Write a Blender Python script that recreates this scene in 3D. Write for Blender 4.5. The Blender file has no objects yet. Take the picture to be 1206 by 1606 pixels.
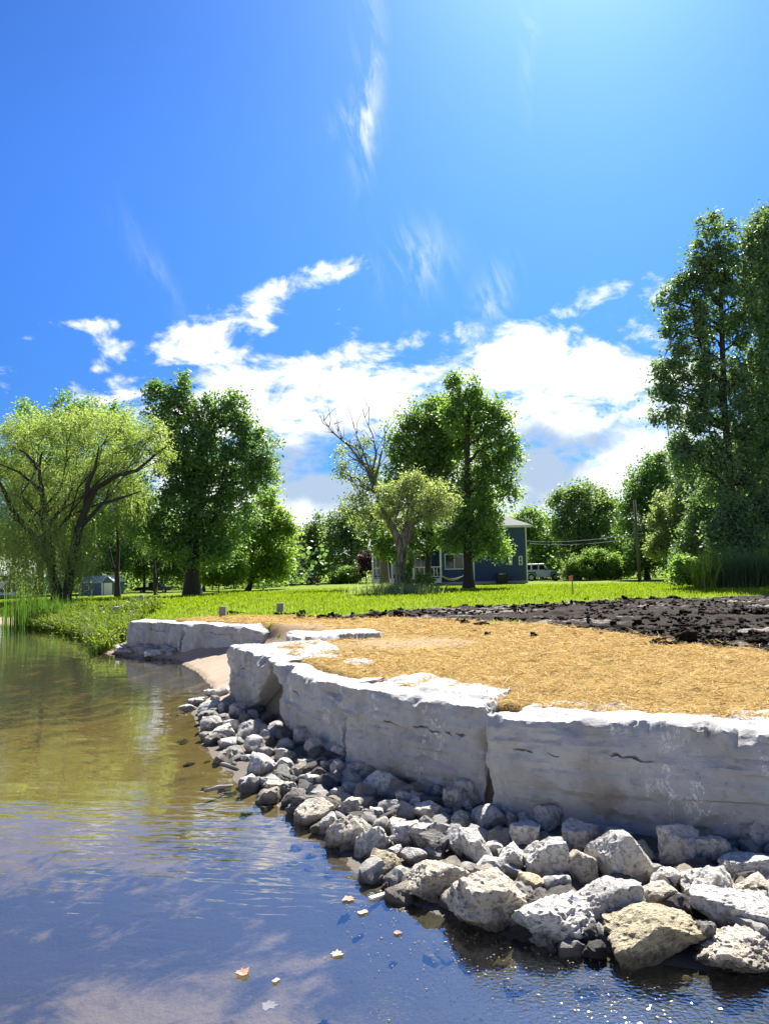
import bpy, bmesh, math, random
import numpy as np
from mathutils import Vector, Matrix
R = math.radians
sc = bpy.context.scene
COL = sc.collection
rng = np.random.default_rng(7)
random.seed(7)

# ------------------------------------------------------------------ camera
F, PW, PH, CZ = 1204.0, 1206.0, 1606.0, 2.1
TILT, ROLL = math.atan((890.0 - 803.0) / F), R(1.2)
_f = np.array([0, math.cos(TILT), math.sin(TILT)])
_r0 = np.array([1.0, 0, 0]); _u0 = np.array([0, -math.sin(TILT), math.cos(TILT)])
CR = math.cos(ROLL) * _r0 - math.sin(ROLL) * _u0
CU = math.sin(ROLL) * _r0 + math.cos(ROLL) * _u0
CF = _f
cam_d = bpy.data.cameras.new('camera')
cam = bpy.data.objects.new('camera', cam_d); COL.objects.link(cam)
cam_d.sensor_fit = 'VERTICAL'; cam_d.sensor_height = 24.0; cam_d.lens = 24.0 * F / PH
cam_d.clip_start = 0.05; cam_d.clip_end = 5000
M4 = Matrix(((CR[0], CU[0], -CF[0], 0), (CR[1], CU[1], -CF[1], 0), (CR[2], CU[2], -CF[2], CZ), (0, 0, 0, 1)))
cam.matrix_world = M4
sc.camera = cam

def ray(px, py):
    return (px - PW / 2) / F * CR + (PH / 2 - py) / F * CU + CF
def onz(px, py, z):
    d = ray(px, py); t = (z - CZ) / d[2]
    return np.array([0, 0, CZ]) + t * d
def at(px, py, D):
    d = ray(px, py); return np.array([0, 0, CZ]) + d * (D / d[1])

# ------------------------------------------------------------------ light and exposure
SUN_EL, SUN_AZ = R(48), R(17)
sd = Vector((math.sin(SUN_AZ) * math.cos(SUN_EL), math.cos(SUN_AZ) * math.cos(SUN_EL), math.sin(SUN_EL)))
sun_d = bpy.data.lights.new('sun', 'SUN'); sun_d.energy = 5.0; sun_d.angle = R(0.53); sun_d.color = (1.0, 0.95, 0.87)
sun = bpy.data.objects.new('sun', sun_d); COL.objects.link(sun)
sun.rotation_euler = sd.to_track_quat('Z', 'Y').to_euler()
vs = sc.view_settings
vs.view_transform = 'Standard'; vs.look = 'None'; vs.gamma = 1; vs.use_curve_mapping = False; vs.exposure = 1.5
sc.cycles.transparent_max_bounces = 12
sc.cycles.max_bounces = 9; sc.cycles.diffuse_bounces = 5

# ------------------------------------------------------------------ node expression helper
class X:
    """A shader socket or number with arithmetic that adds Math nodes."""
    nt = None
    def __init__(s, v): s.v = v
    def _n(op, *a, clamp=False):
        n = X.nt.nodes.new('ShaderNodeMath'); n.operation = op; n.use_clamp = clamp
        for i, q in enumerate(a):
            q = q.v if isinstance(q, X) else q
            if isinstance(q, (int, float)): n.inputs[i].default_value = q
            else: X.nt.links.new(q, n.inputs[i])
        return X(n.outputs[0])
    def __add__(s, o): return X._n('ADD', s, o)
    __radd__ = __add__
    def __sub__(s, o): return X._n('SUBTRACT', s, o)
    def __rsub__(s, o): return X._n('SUBTRACT', o, s)
    def __mul__(s, o): return X._n('MULTIPLY', s, o)
    __rmul__ = __mul__
    def __truediv__(s, o): return X._n('DIVIDE', s, o)
def fx(op, *a, clamp=False): return X._n(op, *a, clamp=clamp)
def sstep(x, a, b):
    n = X.nt.nodes.new('ShaderNodeMapRange'); n.interpolation_type = 'SMOOTHSTEP'
    X.nt.links.new(x.v, n.inputs['Value'])
    if a < b:
        n.inputs['From Min'].default_value = a; n.inputs['From Max'].default_value = b
    else:
        n.inputs['From Min'].default_value = b; n.inputs['From Max'].default_value = a
        n.inputs['To Min'].default_value = 1; n.inputs['To Max'].default_value = 0
    return X(n.outputs[0])
def comb(x, y, z=0.0):
    n = X.nt.nodes.new('ShaderNodeCombineXYZ')
    for i, q in enumerate((x, y, z)):
        q = q.v if isinstance(q, X) else q
        if isinstance(q, (int, float)): n.inputs[i].default_value = q
        else: X.nt.links.new(q, n.inputs[i])
    return n.outputs[0]
def noise(vec, scale, detail=4, rough=0.55, dist=0.0):
    n = X.nt.nodes.new('ShaderNodeTexNoise'); n.inputs['Scale'].default_value = scale
    n.inputs['Detail'].default_value = detail; n.inputs['Roughness'].default_value = rough; n.inputs['Distortion'].default_value = dist
    if vec is not None: X.nt.links.new(vec, n.inputs['Vector'])
    return X(n.outputs[0])
def mixc(f, a, b):
    n = X.nt.nodes.new('ShaderNodeMix'); n.data_type = 'RGBA'
    for i, q in ((0, f), (6, a), (7, b)):
        q = q.v if isinstance(q, X) else q
        if isinstance(q, (int, float)): n.inputs[i].default_value = q
        elif isinstance(q, (tuple, list)): n.inputs[i].default_value = (*q[:3], 1)
        else: X.nt.links.new(q, n.inputs[i])
    return n.outputs[2]
def sep(v):
    n = X.nt.nodes.new('ShaderNodeSeparateXYZ'); X.nt.links.new(v, n.inputs[0])
    return X(n.outputs[0]), X(n.outputs[1]), X(n.outputs[2])

# ------------------------------------------------------------------ world: sky with clouds
w = bpy.data.worlds.new('World'); sc.world = w; w.use_nodes = True
nt = w.node_tree; nt.nodes.clear(); X.nt = nt
sky = nt.nodes.new('ShaderNodeTexSky'); sky.sky_type = 'NISHITA'; sky.sun_disc = False
sky.sun_elevation = SUN_EL; sky.sun_rotation = SUN_AZ; sky.air_density = 0.75; sky.dust_density = 0.32; sky.ozone_density = 6.0
gm = nt.nodes.new('ShaderNodeGamma'); gm.inputs['Gamma'].default_value = 1.7
nt.links.new(sky.outputs[0], gm.inputs['Color'])
tc = nt.nodes.new('ShaderNodeTexCoord')
dx, dy, dz = sep(tc.outputs['Generated'])
az = fx('ARCTAN2', dx, dy); el = fx('ARCSINE', fx('MINIMUM', fx('MAXIMUM', dz, -1.0), 1.0))
def azel(px, py):
    d = ray(px, py); d = d / np.linalg.norm(d)
    return math.atan2(d[0], d[1]), math.asin(d[2])
def blob(px, py, rx, ry, rot=0.0):
    a0, e0 = azel(px, py); c, s = math.cos(R(rot)), math.sin(R(rot))
    u, v = az - a0, el - e0
    p = (u * c + v * s) * (F / rx); q = (v * c - u * s) * (F / ry)
    return fx('EXPONENT', (p * p + q * q) * -1.0)
cv = comb(az, el * 1.7, 0.37)
n1 = noise(cv, 12.0, 10, 0.62, 0.3)
n2 = noise(comb(az, el * 1.3, 4.2), 8.0, 6, 0.55, 0.3)
a_in = fx('MAXIMUM', sstep(az, -0.40, -0.27), sstep(az, -0.9, -1.3))  # second term adds unseen clouds left of and behind the view for fill light
top = 0.275 + 0.03 * fx('SINE', az * 7.0 + 1.0)
band = sstep(el - top, 0.035, -0.05) * (a_in * 0.92 + 0.08)
bias = band * 0.42 + sstep(el, 0.17, 0.06) * a_in * 0.36 - sstep(el, 0.27, 0.36) * 0.40 - sstep(el, 0.36, 0.6) * 0.2
for b in ((525, 422, 66, 32, 14, .70), (440, 455, 60, 28, 14, .66), (405, 500, 28, 40, 60, .42), (290, 530, 66, 32, 12, .42), (400, 580, 90, 36, 0, .22), (880, 560, 140, 40, 0, .2),
          (150, 507, 52, 13, 8, .44), (945, 455, 110, 24, 12, .50), (1030, 460, 40, 32, 20, .55), (118, 610, 34, 14, -30, .36), (147, 581, 12, 6, 0, .4), (48, 530, 18, 6, 0, .4),
          (960, 580, 130, 60, 0, .12), (630, 580, 60, 30, 0, -.14), (500, 535, 60, 20, 10, -.2), (700, 540, 40, 20, 0, -.1)):
    bias = bias + blob(*b[:5]) * b[5]
n3 = noise(cv, 46.0, 5, 0.6, 0.4)
dens = (n1 - 0.5) * 2.1 + 0.47 + bias + (n3 - 0.5) * 0.42
alpha = sstep(dens, 0.60, 1.08)
# cirrus wisps
wn = noise(comb(az * 2.2 + el * 0.7, el * 0.75 - az * 0.1, 1.3), 16.0, 6, 0.62, 0.6)
wm = blob(575, 130, 22, 95, -4) * 0.9 + blob(545, 188, 30, 18, 20) * 0.7 + blob(570, 215, 12, 40, -8) * .7 + blob(650, 410, 50, 42, 12) * 0.75 + blob(768, 480, 26, 55, -22) * 0.75 + blob(240, 420, 16, 70, 35) * 0.25 + blob(830, 70, 14, 70, 0) * .3
wisp = fx('MULTIPLY', wm, sstep(wn, 0.38, 0.72)) * 0.8
grey = sstep(n2 + (blob(480, 735, 90, 75) * .42 + blob(845, 715, 60, 60) * .40 + blob(330, 650, 120, 40) * .15 + blob(960, 680, 90, 26, 20) * .26 + blob(620, 740, 160, 60) * .2) - sstep(el, 0.10, 0.26) * 0.22 + sstep(dens, 1.0, 0.75) * -0.05, 0.50, 0.78)
ccol = mixc(grey, (9.6, 9.8, 10.0), (3.6, 4.6, 6.0))
vm = nt.nodes.new('ShaderNodeVectorMath'); vm.operation = 'SCALE'; nt.links.new(gm.outputs[0], vm.inputs[0]); nt.links.new((sstep(el, 0.0, 0.55) * 0.34 + 0.14).v, vm.inputs['Scale'])
tn = nt.nodes.new('ShaderNodeVectorMath'); tn.operation = 'MULTIPLY'; nt.links.new(vm.outputs[0], tn.inputs[0]); tn.inputs[1].default_value = (.80, 1.07, 1.08)
skyc = mixc(wisp, tn.outputs[0], (7.5, 8.2, 9.0))
# low haze whitening towards the horizon comes from the sky model itself
final = mixc(alpha, skyc, ccol)
bg = nt.nodes.new('ShaderNodeBackground'); bg.inputs['Strength'].default_value = 0.05
nt.links.new(final, bg.inputs['Color'])
wo = nt.nodes.new('ShaderNodeOutputWorld'); nt.links.new(bg.outputs[0], wo.inputs['Surface'])

# ------------------------------------------------------------------ numpy noise
_perm = np.random.default_rng(3).permutation(256); _perm = np.concatenate([_perm, _perm, _perm])
_grad = np.random.default_rng(4).normal(size=(256, 3)); _grad /= np.linalg.norm(_grad, axis=1)[:, None]
def pn(p):
    p = np.asarray(p, float); i = np.floor(p).astype(int); f = p - i; i = i & 255
    u = f * f * f * (f * (f * 6 - 15) + 10)
    out = 0
    for a in (0, 1):
        for b in (0, 1):
            for c in (0, 1):
                h = _perm[_perm[_perm[(i[:, 0] + a) & 255] + ((i[:, 1] + b) & 255)] + ((i[:, 2] + c) & 255)]
                g = _grad[h]
                d = g[:, 0] * (f[:, 0] - a) + g[:, 1] * (f[:, 1] - b) + g[:, 2] * (f[:, 2] - c)
                wx = u[:, 0] if a else 1 - u[:, 0]; wy = u[:, 1] if b else 1 - u[:, 1]; wz = u[:, 2] if c else 1 - u[:, 2]
                out = out + d * wx * wy * wz
    return out * 1.5
def fbm(p, o=4, g=0.5):
    p = np.asarray(p, float); s = 0; a = 1
    for k in range(o):
        s = s + a * pn(p * 2 ** k + k * 17.3); a *= g
    return s
def fbm2(x, y, sx, sy, o=3, z=0.0):
    return fbm(np.stack([np.ravel(x) * sx, np.ravel(y) * sy, np.full(np.size(x), z)], 1), o).reshape(np.shape(x))
def smooth(x, a, b):
    t = np.clip((x - a) / (b - a), 0, 1); return t * t * (3 - 2 * t)

# ------------------------------------------------------------------ object helpers
def props(o, label=None, cat=None, group=None, kind=None):
    if label: o['label'] = label
    if cat: o['category'] = cat
    if group: o['group'] = group
    if kind: o['kind'] = kind
    return o
def thing(name, label, cat, loc, group=None):
    o = bpy.data.objects.new(name, None); COL.objects.link(o); o.location = loc; o.empty_display_size = 0.2
    return props(o, label, cat, group)
def mesh_np(name, V, FQ, mat=None, smoothf=False, attr=None):
    """Mesh from arrays; FQ is (n,3) or (n,4) or a list of such."""
    if not isinstance(FQ, list): FQ = [FQ]
    me = bpy.data.meshes.new(name)
    V = np.asarray(V, np.float32)
    me.vertices.add(len(V)); me.vertices.foreach_set('co', V.ravel())
    loops = np.concatenate([np.asarray(q, np.int32).ravel() for q in FQ if len(q)])
    tot = np.concatenate([np.full(len(q), np.asarray(q).shape[1], np.int32) for q in FQ if len(q)])
    st = np.concatenate([[0], np.cumsum(tot)[:-1]]).astype(np.int32)
    me.loops.add(len(loops)); me.loops.foreach_set('vertex_index', loops)
    me.polygons.add(len(tot)); me.polygons.foreach_set('loop_start', st); me.polygons.foreach_set('loop_total', tot)
    if smoothf: me.polygons.foreach_set('use_smooth', np.ones(len(tot), bool))
    if attr is not None:
        a = me.attributes.new('tint', 'FLOAT', 'FACE'); a.data.foreach_set('value', np.asarray(attr, np.float32))
    me.update(calc_edges=True)
    if mat: me.materials.append(mat)
    return me
def link(name, me, parent=None, loc=None):
    o = bpy.data.objects.new(name, me); COL.objects.link(o)
    if parent: o.parent = parent
    if loc is not None: o.location = loc
    return o
class MB:
    """Collects boxes, tubes and faces, then links them as one mesh object."""
    def __init__(s): s.v = []; s.f = []
    def add(s, vs_, fs):
        k = len(s.v); s.v += [tuple(map(float, p)) for p in vs_]; s.f += [tuple(i + k for i in q) for q in fs]; return s
    def box(s, a, b, bev=0.0):
        x0, y0, z0 = a; x1, y1, z1 = b
        return s.add([(x0, y0, z0), (x1, y0, z0), (x1, y1, z0), (x0, y1, z0), (x0, y0, z1), (x1, y0, z1), (x1, y1, z1), (x0, y1, z1)],
                     [(0, 3, 2, 1), (4, 5, 6, 7), (0, 1, 5, 4), (1, 2, 6, 5), (2, 3, 7, 6), (3, 0, 4, 7)])
    def prism(s, prof, y0, y1, axis='y'):
        """Extrude an x-z outline from y0 to y1 (or a y-z outline along x)."""
        n = len(prof)
        P = [(p[0], y0, p[1]) for p in prof] + [(p[0], y1, p[1]) for p in prof]
        if axis == 'x': P = [(y0, p[0], p[1]) for p in prof] + [(y1, p[0], p[1]) for p in prof]
        fs = [tuple(range(n)), tuple(range(2 * n - 1, n - 1, -1))] + [(i, i + n, (i + 1) % n + n, (i + 1) % n) for i in range(n)]
        return s.add(P, fs)
    def tube(s, pts, rad, n=6, cap=True):
        pts = [Vector(p) for p in pts]; m = len(pts)
        if not hasattr(rad, '__len__'): rad = [rad] * m
        k = len(s.v)
        for i, p in enumerate(pts):
            t = (pts[min(i + 1, m - 1)] - pts[max(i - 1, 0)])
            if t.length < 1e-6: t = Vector((0, 0, 1))
            t.normalize()
            ref = Vector((1, 0, 0)) if abs(t.x) < 0.8 else Vector((0, 1, 0))
            u = t.cross(ref).normalized(); v = t.cross(u)
            for j in range(n):
                a = 2 * math.pi * j / n
                s.v.append(tuple(p + (u * math.cos(a) + v * math.sin(a)) * rad[i]))
        for i in range(m - 1):
            for j in range(n):
                s.f.append((k + i * n + j, k + i * n + (j + 1) % n, k + (i + 1) * n + (j + 1) % n, k + (i + 1) * n + j))
        if cap:
            s.f.append(tuple(k + j for j in range(n))[::-1]); s.f.append(tuple(k + (m - 1) * n + j for j in range(n)))
        return s
    def cyl(s, c, axis, r, h, n=16):
        c = Vector(c); a = Vector(axis).normalized() * h / 2
        return s.tube([c - a, c + a], r, n)
    def build(s, name, mat, parent=None, smoothf=False, bevel=0.0):
        off = np.array(parent_loc(parent)); me = bpy.data.meshes.new(name)
        me.from_pydata([tuple(np.array(p) - off) for p in s.v], [], s.f)
        bm = bmesh.new(); bm.from_mesh(me); bmesh.ops.recalc_face_normals(bm, faces=bm.faces)
        if bevel > 0: bmesh.ops.bevel(bm, geom=bm.edges[:], offset=bevel, segments=2, affect='EDGES', profile=0.6)
        bm.to_mesh(me); bm.free()
        if smoothf: me.polygons.foreach_set('use_smooth', np.ones(len(me.polygons), bool))
        me.materials.append(mat)
        return link(name, me, parent)
def parent_loc(p):
    l = np.zeros(3)
    while p is not None:
        l = l + np.array(p.location); p = p.parent
    return l

# ------------------------------------------------------------------ materials
def mat(name):
    m = bpy.data.materials.new(name); m.use_nodes = True; t = m.node_tree; t.nodes.clear(); X.nt = t
    out = t.nodes.new('ShaderNodeOutputMaterial'); return m, t, out
def geo():
    n = X.nt.nodes.new('ShaderNodeNewGeometry'); return n
def pos(): return geo().outputs['Position']
def objc():
    n = X.nt.nodes.new('ShaderNodeTexCoord'); return n.outputs['Object']
def scale_v(v, s):
    n = X.nt.nodes.new('ShaderNodeVectorMath'); n.operation = 'MULTIPLY'; X.nt.links.new(v, n.inputs[0]); n.inputs[1].default_value = s
    return n.outputs[0]
def principled(t, out, col, rough=0.8, bump=None, bstr=0.3, bdist=0.02, metal=0.0, spec=0.5):
    p = t.nodes.new('ShaderNodeBsdfPrincipled')
    if isinstance(col, (tuple, list)): p.inputs['Base Color'].default_value = (*col[:3], 1)
    else: t.links.new(col, p.inputs['Base Color'])
    if isinstance(rough, X): t.links.new(rough.v, p.inputs['Roughness'])
    else: p.inputs['Roughness'].default_value = rough
    p.inputs['Metallic'].default_value = metal; p.inputs['Specular IOR Level'].default_value = spec
    if bump is not None:
        b = t.nodes.new('ShaderNodeBump'); b.inputs['Strength'].default_value = bstr; b.inputs['Distance'].default_value = bdist
        t.links.new(bump.v, b.inputs['Height']); t.links.new(b.outputs[0], p.inputs['Normal'])
    t.links.new(p.outputs[0], out.inputs[0]); return p
def simple(name, col, rough=0.6, var=0.15, sc_=6.0, metal=0.0, spec=0.5, bump=0.15, bd=0.01):
    m, t, o = mat(name); n = noise(objc(), sc_, 5, 0.6)
    c = mixc(n, tuple(q * (1 - var) for q in col), tuple(min(1, q * (1 + var)) for q in col))
    principled(t, o, c, rough, noise(objc(), sc_ * 6, 4), bump, bd, metal, spec); return m
def leafmat(name, ca, cb, trans=0.35, tcol=None, gloss=0.25, rough=0.45):
    m, t, o = mat(name)
    a = t.nodes.new('ShaderNodeAttribute'); a.attribute_name = 'tint'
    f = X(a.outputs['Fac'])
    c = mixc(f, ca, cb)
    d = t.nodes.new('ShaderNodeBsdfPrincipled'); d.inputs['Roughness'].default_value = rough; d.inputs['Specular IOR Level'].default_value = gloss
    t.links.new(c, d.inputs['Base Color'])
    tr = t.nodes.new('ShaderNodeBsdfTranslucent')
    tcol = tcol or (2.0, 2.0, 0.75)
    mx = t.nodes.new('ShaderNodeMix'); mx.data_type = 'RGBA'; mx.blend_type = 'MULTIPLY'; mx.inputs[0].default_value = 1
    t.links.new(c, mx.inputs[6]); mx.inputs[7].default_value = (*tcol, 1); t.links.new(mx.outputs[2], tr.inputs['Color'])
    ms = t.nodes.new('ShaderNodeMixShader'); ms.inputs[0].default_value = trans + .1
    t.links.new(d.outputs[0], ms.inputs[1]); t.links.new(tr.outputs[0], ms.inputs[2]); t.links.new(ms.outputs[0], o.inputs[0])
    return m
def stone_mat(name, base, warm, bstr=0.6, calcite=False, wet=True, sc_=1.0, speck=0.3):
    m, t, o = mat(name); P = objc(); G = geo()
    n1 = noise(P, 2.2 * sc_, 6, 0.6); n2 = noise(P, 14 * sc_, 6, 0.65); n3 = noise(P, 60 * sc_, 4, 0.7)
    oi = t.nodes.new('ShaderNodeObjectInfo'); rnd = X(oi.outputs['Random'])
    c = mixc(sstep(n1, 0.38, 0.66), base, warm)
    c = mixc(sstep(n2, 0.52, 0.75) * 0.65, c, tuple(q * 0.5 for q in base))
    c = mixc(sstep(n3, 0.6, 0.75) * speck, c, tuple(min(.8, q * 1.6) for q in base))
    if calcite:
        px_, py_, pz_ = sep(G.outputs['Position']); nx, ny, nz = sep(G.outputs['Normal'])
        vv = comb(px_ * 2.6, py_ * 2.6, pz_ * 1.3)
        v1 = noise(vv, 2.0, 7, 0.70, 1.6)
        line = sstep(fx('ABSOLUTE', v1 - 0.5), 0.020, 0.004)
        area = sstep(noise(comb(px_, py_, pz_ * .35), 2.6, 3), 0.55, 0.64)
        side = sstep(nz, 0.5, 0.2)
        c = mixc(line * area * side * 0.85, c, (.86, .86, .86))
        # brown weather stains
        c = mixc(sstep(noise(comb(px_, py_, pz_ * .5), 2.2, 4), 0.54, 0.70) * 0.6 * side, c, (.20, .165, .12))
        # bedding cracks
        wob = noise(P, 1.4, 5, .6)
        lay = fx('FRACT', (pz_ + wob * 0.34) * 1.7 + 0.1)
        crack = sstep(fx('ABSOLUTE', lay - 0.5), 0.018, 0.002) * sstep(noise(P, 1.7, 3), 0.52, 0.60) * side
        c = mixc(crack * .8, c, (.05, .045, .04))
        h = n2 * 0.5 + n3 * 0.16 + n1 * .7 - crack * 1.6 + noise(comb(px_, py_, pz_ * 4.0), 5.0, 5) * .5
    else:
        pit = sstep(noise(P, 30 * sc_, 3, .6), 0.62, 0.54); h = n2 * 1.2 + n3 * 0.4 + pit * 0.7 + noise(P, 6 * sc_, 4, .6) * .8
        c = mixc((1.0 - pit) * .38, c, tuple(q * .35 for q in warm))
        c = mixc(rnd * 0.35, c, tuple(q * 0.72 for q in warm))
    rough = X(0.9)
    if wet:
        _, _, pz = sep(G.outputs['Position'])
        wl = pz + (noise(G.outputs['Position'], 9, 4) - 0.5) * 0.10
        wf = sstep(wl, 0.105, 0.045)
        c = mixc(wf * 0.72 + sstep(pz, 0.0, -0.03) * .2, c, tuple(q * 0.16 for q in warm))
        rough = 0.9 - wf * 0.35 * sstep(pz, -.01, .0)
        principled(t, o, c, rough, h, bstr, 0.05, spec=.25); return m
    principled(t, o, c, 0.9, h, bstr, 0.03); return m

M = {}
M['block'] = stone_mat('limestone_block', (.405, .405, .40), (.325, .315, .295), 1.0, calcite=True, wet=False)
for k, (a, b) in enumerate((((.70, .68, .63), (.58, .55, .49)), ((.58, .565, .53), (.47, .445, .405)), ((.60, .54, .44), (.46, .40, .31)),
                            ((.58, .51, .34), (.43, .37, .24)), ((.20, .19, .175), (.13, .12, .11)))):
    M['rock%d' % k] = stone_mat('riprap_%d' % k, a, b, 0.8)
M['bark'] = simple('bark', (.038, .031, .026), .95, .5, 5.0, bump=.8, bd=.05)
def bark2():
    m, t, o = mat('pale_furrowed_bark'); p = objc()
    x, y, z = sep(p); n = noise(comb(x * 4, y * 4, z * .55), 3.2, 5, .6)
    c = mixc(sstep(n, .36, .62), (.045, .038, .03), (.20, .175, .14)); principled(t, o, c, .95, n, 1.0, .08); return m
M['bark_pale'] = bark2()
M['bark_dead'] = simple('dead_wood', (.15, .12, .10), .9, .3, 8.0)
LEAF = dict(
    willow=leafmat('willow_leaves', (0.14, 0.205, 0.09), (0.27, 0.34, 0.155), .42),
    dark=leafmat('dark_maple_leaves', (0.085, 0.165, 0.075), (0.165, 0.265, 0.105), .30),
    mid=leafmat('mid_leaves', (0.1, 0.18, 0.07), (0.19, 0.285, 0.09), .38),
    light=leafmat('light_leaves', (0.11, 0.19, 0.045), (0.21, 0.3, 0.07), .45),
    pale=leafmat('pollard_leaves', (0.15, 0.2, 0.105), (0.28, 0.335, 0.19), .42, gloss=.4),
    oak=leafmat('oak_leaves', (0.085, 0.155, 0.1), (0.165, 0.24, 0.145), .28, gloss=.25, rough=.5),
    silver=leafmat('silvery_leaves', (0.13, 0.19, 0.1), (0.27, 0.33, 0.19), .35, gloss=.5),
    far=leafmat('far_leaves', (0.095, 0.165, 0.085), (0.185, 0.26, 0.115), .32),
    purple=leafmat('purple_leaves', (.03, .014, .025), (.07, .03, .05), .25, tcol=(1.2, .6, .7)),
    grass=leafmat('grass_blades', (0.13, 0.215, 0.018), (0.25, 0.32, 0.04), .45, gloss=.06, rough=.7, tcol=(1.3, 1.3, .4)),
    rank=leafmat('rank_grass_blades', (0.08, 0.155, 0.025), (0.19, 0.245, 0.05), .42, tcol=(1.3, 1.3, .4)),
    reed=leafmat('reed_blades', (.03, .085, .022), (.09, .16, .035), .35),
    tallgrass=leafmat('tall_grass_blades', (.04, .09, .045), (.095, .15, .065), .32),  # shade under the oaks is put into this darkened blade colour
    straw=leafmat('straw_stems', (.28, .175, .055), (.82, .63, .27), .10, tcol=(1, .85, .5), gloss=.10, rough=.8),
)

# ------------------------------------------------------------------ shoreline and terrain
S = np.array([(30, -6), (12, 1.2), (1.9, 4.05), (1.58, 4.1), (1.13, 4.25), (.72, 4.45), (.32, 4.75), (-.17, 5.25), (-.45, 5.95), (-.78, 6.7), (-1.47, 7.65),
              (-2.2, 9.3), (-2.95, 11.7), (-3.05, 13.0), (-3.13, 13.94), (-3.95, 16.16), (-5.07, 18.5), (-5.95, 18.95), (-7.5, 20.4), (-9.1, 24.2),
              (-11.9, 28.5), (-13.8, 30.5), (-16.5, 33), (-32, 44), (-110, 85), (-400, 240)], float)
# wall line: x, y, ground level at its foot, width of the rise behind it
WL = np.array([(34, -5, .10, .5), (12, 2.6, .10, .5), (4.5, 4.95, .10, .5), (2.67, 5.5, .10, .5), (1.3, 6.0, .10, .5), (.72, 6.45, .10, .5), (-.44, 7.95, .10, .5),
               (-1.51, 10.05, .10, .5), (-2.42, 12.5, .2, .55), (-1.95, 14.0, .55, .9), (-2.05, 16.0, .5, .9), (-2.8, 17.05, .45, .6), (-4.95, 18.95, .25, .5), (-6.85, 20.45, .2, .5),
               (-8.3, 24.6, .25, 1.2), (-11.3, 29.2, .2, 1.6), (-13.6, 31.4, .15, 2.0), (-16.5, 34.6, .15, 2.5), (-33, 46, .15, 3), (-111, 87, .15, 5), (-401, 242, .15, 5)], float)
def sdist(x, y, P):
    """Signed distance to an open polyline (positive on the land side) and the values carried by it."""
    sh = x.shape; x = x.ravel(); y = y.ravel()
    best = np.full(x.size, 1e18); sg = np.ones(x.size); val = np.zeros((x.size, P.shape[1] - 2))
    for i in range(len(P) - 1):
        a = P[i, :2]; b = P[i + 1, :2]; d = b - a; L = d @ d
        t = np.clip(((x - a[0]) * d[0] + (y - a[1]) * d[1]) / L, 0, 1)
        qx = x - a[0] - t * d[0]; qy = y - a[1] - t * d[1]; r = qx * qx + qy * qy
        m = r < best - 1e-12
        best = np.where(m, r, best); cr = d[0] * qy - d[1] * qx
        sg = np.where(m, np.where(cr < 0, 1.0, -1.0), sg)
        if P.shape[1] > 2:
            v = P[i, 2:] + t[:, None] * (P[i + 1, 2:] - P[i, 2:]); val = np.where(m[:, None], v, val)
    return (np.sqrt(best) * sg).reshape(sh), val
def lawn_z(x, y):
    return .88 - .40 * smooth(y, 26, 66) - .22 * smooth(-x, 5, 16) * smooth(y, 18, 30) - .25 * smooth(y, 66, 95)
def inpoly(x, y, P):
    r = np.zeros(x.shape, bool); n = len(P)
    for i in range(n):
        x1, y1 = P[i]; x2, y2 = P[(i + 1) % n]
        c = ((y1 > y) != (y2 > y)) & (x < (x2 - x1) * (y - y1) / (y2 - y1 + 1e-12) + x1); r ^= c
    return r
def gz(*px): return [tuple(onz(a, b, .88)[:2]) for a, b in px]
STRAW = gz((232, 974), (300, 969), (380, 965), (470, 966), (540, 965.5), (640, 967), (720, 972), (800, 977), (880, 981), (950, 987), (1010, 995), (1070, 1001), (1140, 1007), (1206, 1011), (1290, 1018)) + [(11, 3.2), (4.4, 5), (.7, 6.3), (-1.4, 9.9), (-2.3, 12.3), (-1.8, 13.9), (-1.9, 16), (-2.7, 17.6), (-4.6, 19.0)]
MUD = gz((525, 966), (600, 959), (700, 953), (800, 949), (900, 944), (1000, 938), (1100, 937), (1206, 933.5), (1330, 930), (1420, 1040), (1290, 1026), (1206, 1020), (1140, 1016), (1080, 1010), (1040, 1003), (950, 990), (880, 983), (800, 976), (700, 972), (600, 967.5))
STRAW = np.array(STRAW); MUD = np.array(MUD)
def classes(x, y):
    nx = fbm2(x, y, 2.2, 2.2, 3) * .22; ny = fbm2(x, y, 2.2, 2.2, 3, 9.0) * .30
    xx = x + nx * np.minimum(1, y / 14); yy = y + ny * np.minimum(1.6, y / 11)
    return inpoly(xx, yy, STRAW), inpoly(xx, yy, MUD)
def H(x, y, detail=True):
    x = np.asarray(x, float); y = np.asarray(y, float)
    d, _ = sdist(x, y, S); dw, v = sdist(x, y, WL)
    zb, rw = v[:, 0].reshape(x.shape), v[:, 1].reshape(x.shape)
    bed = -.75 * (1 - np.exp(np.minimum(d, 0) / 2.6)) + .04 * fbm2(x, y, .8, .8, 3) * smooth(-d, .2, 1.5)
    e = np.maximum(-dw, 0); bank = zb * np.clip(d, 0, None) / (np.clip(d, 0, None) + e + 1e-6)
    zl = lawn_z(x, y)
    land = zb + (zl - zb) * smooth(dw / np.maximum(rw, .1), 0.1, 1.0)
    z = np.where(d < 0, bed, np.where(dw < 0, bank, land))
    if detail:
        z = z + np.where(d > 0, .012 * fbm2(x, y, 3, 3, 2), 0) + .03 * fbm2(x, y, .35, .35, 2) * smooth(dw, .5, 3)
    return z
def h1(x, y): return float(H(np.array([x]), np.array([y]), False)[0])
def ground_hit(px, py):
    P = np.array([0, 0, CZ]) + ray(px, py) * np.arange(3, 200, .1)[:, None]
    p = P[int(np.argmax(P[:, 2] < H(P[:, 0], P[:, 1], False)))]
    return np.array([p[0], p[1], h1(p[0], p[1])])
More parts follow.
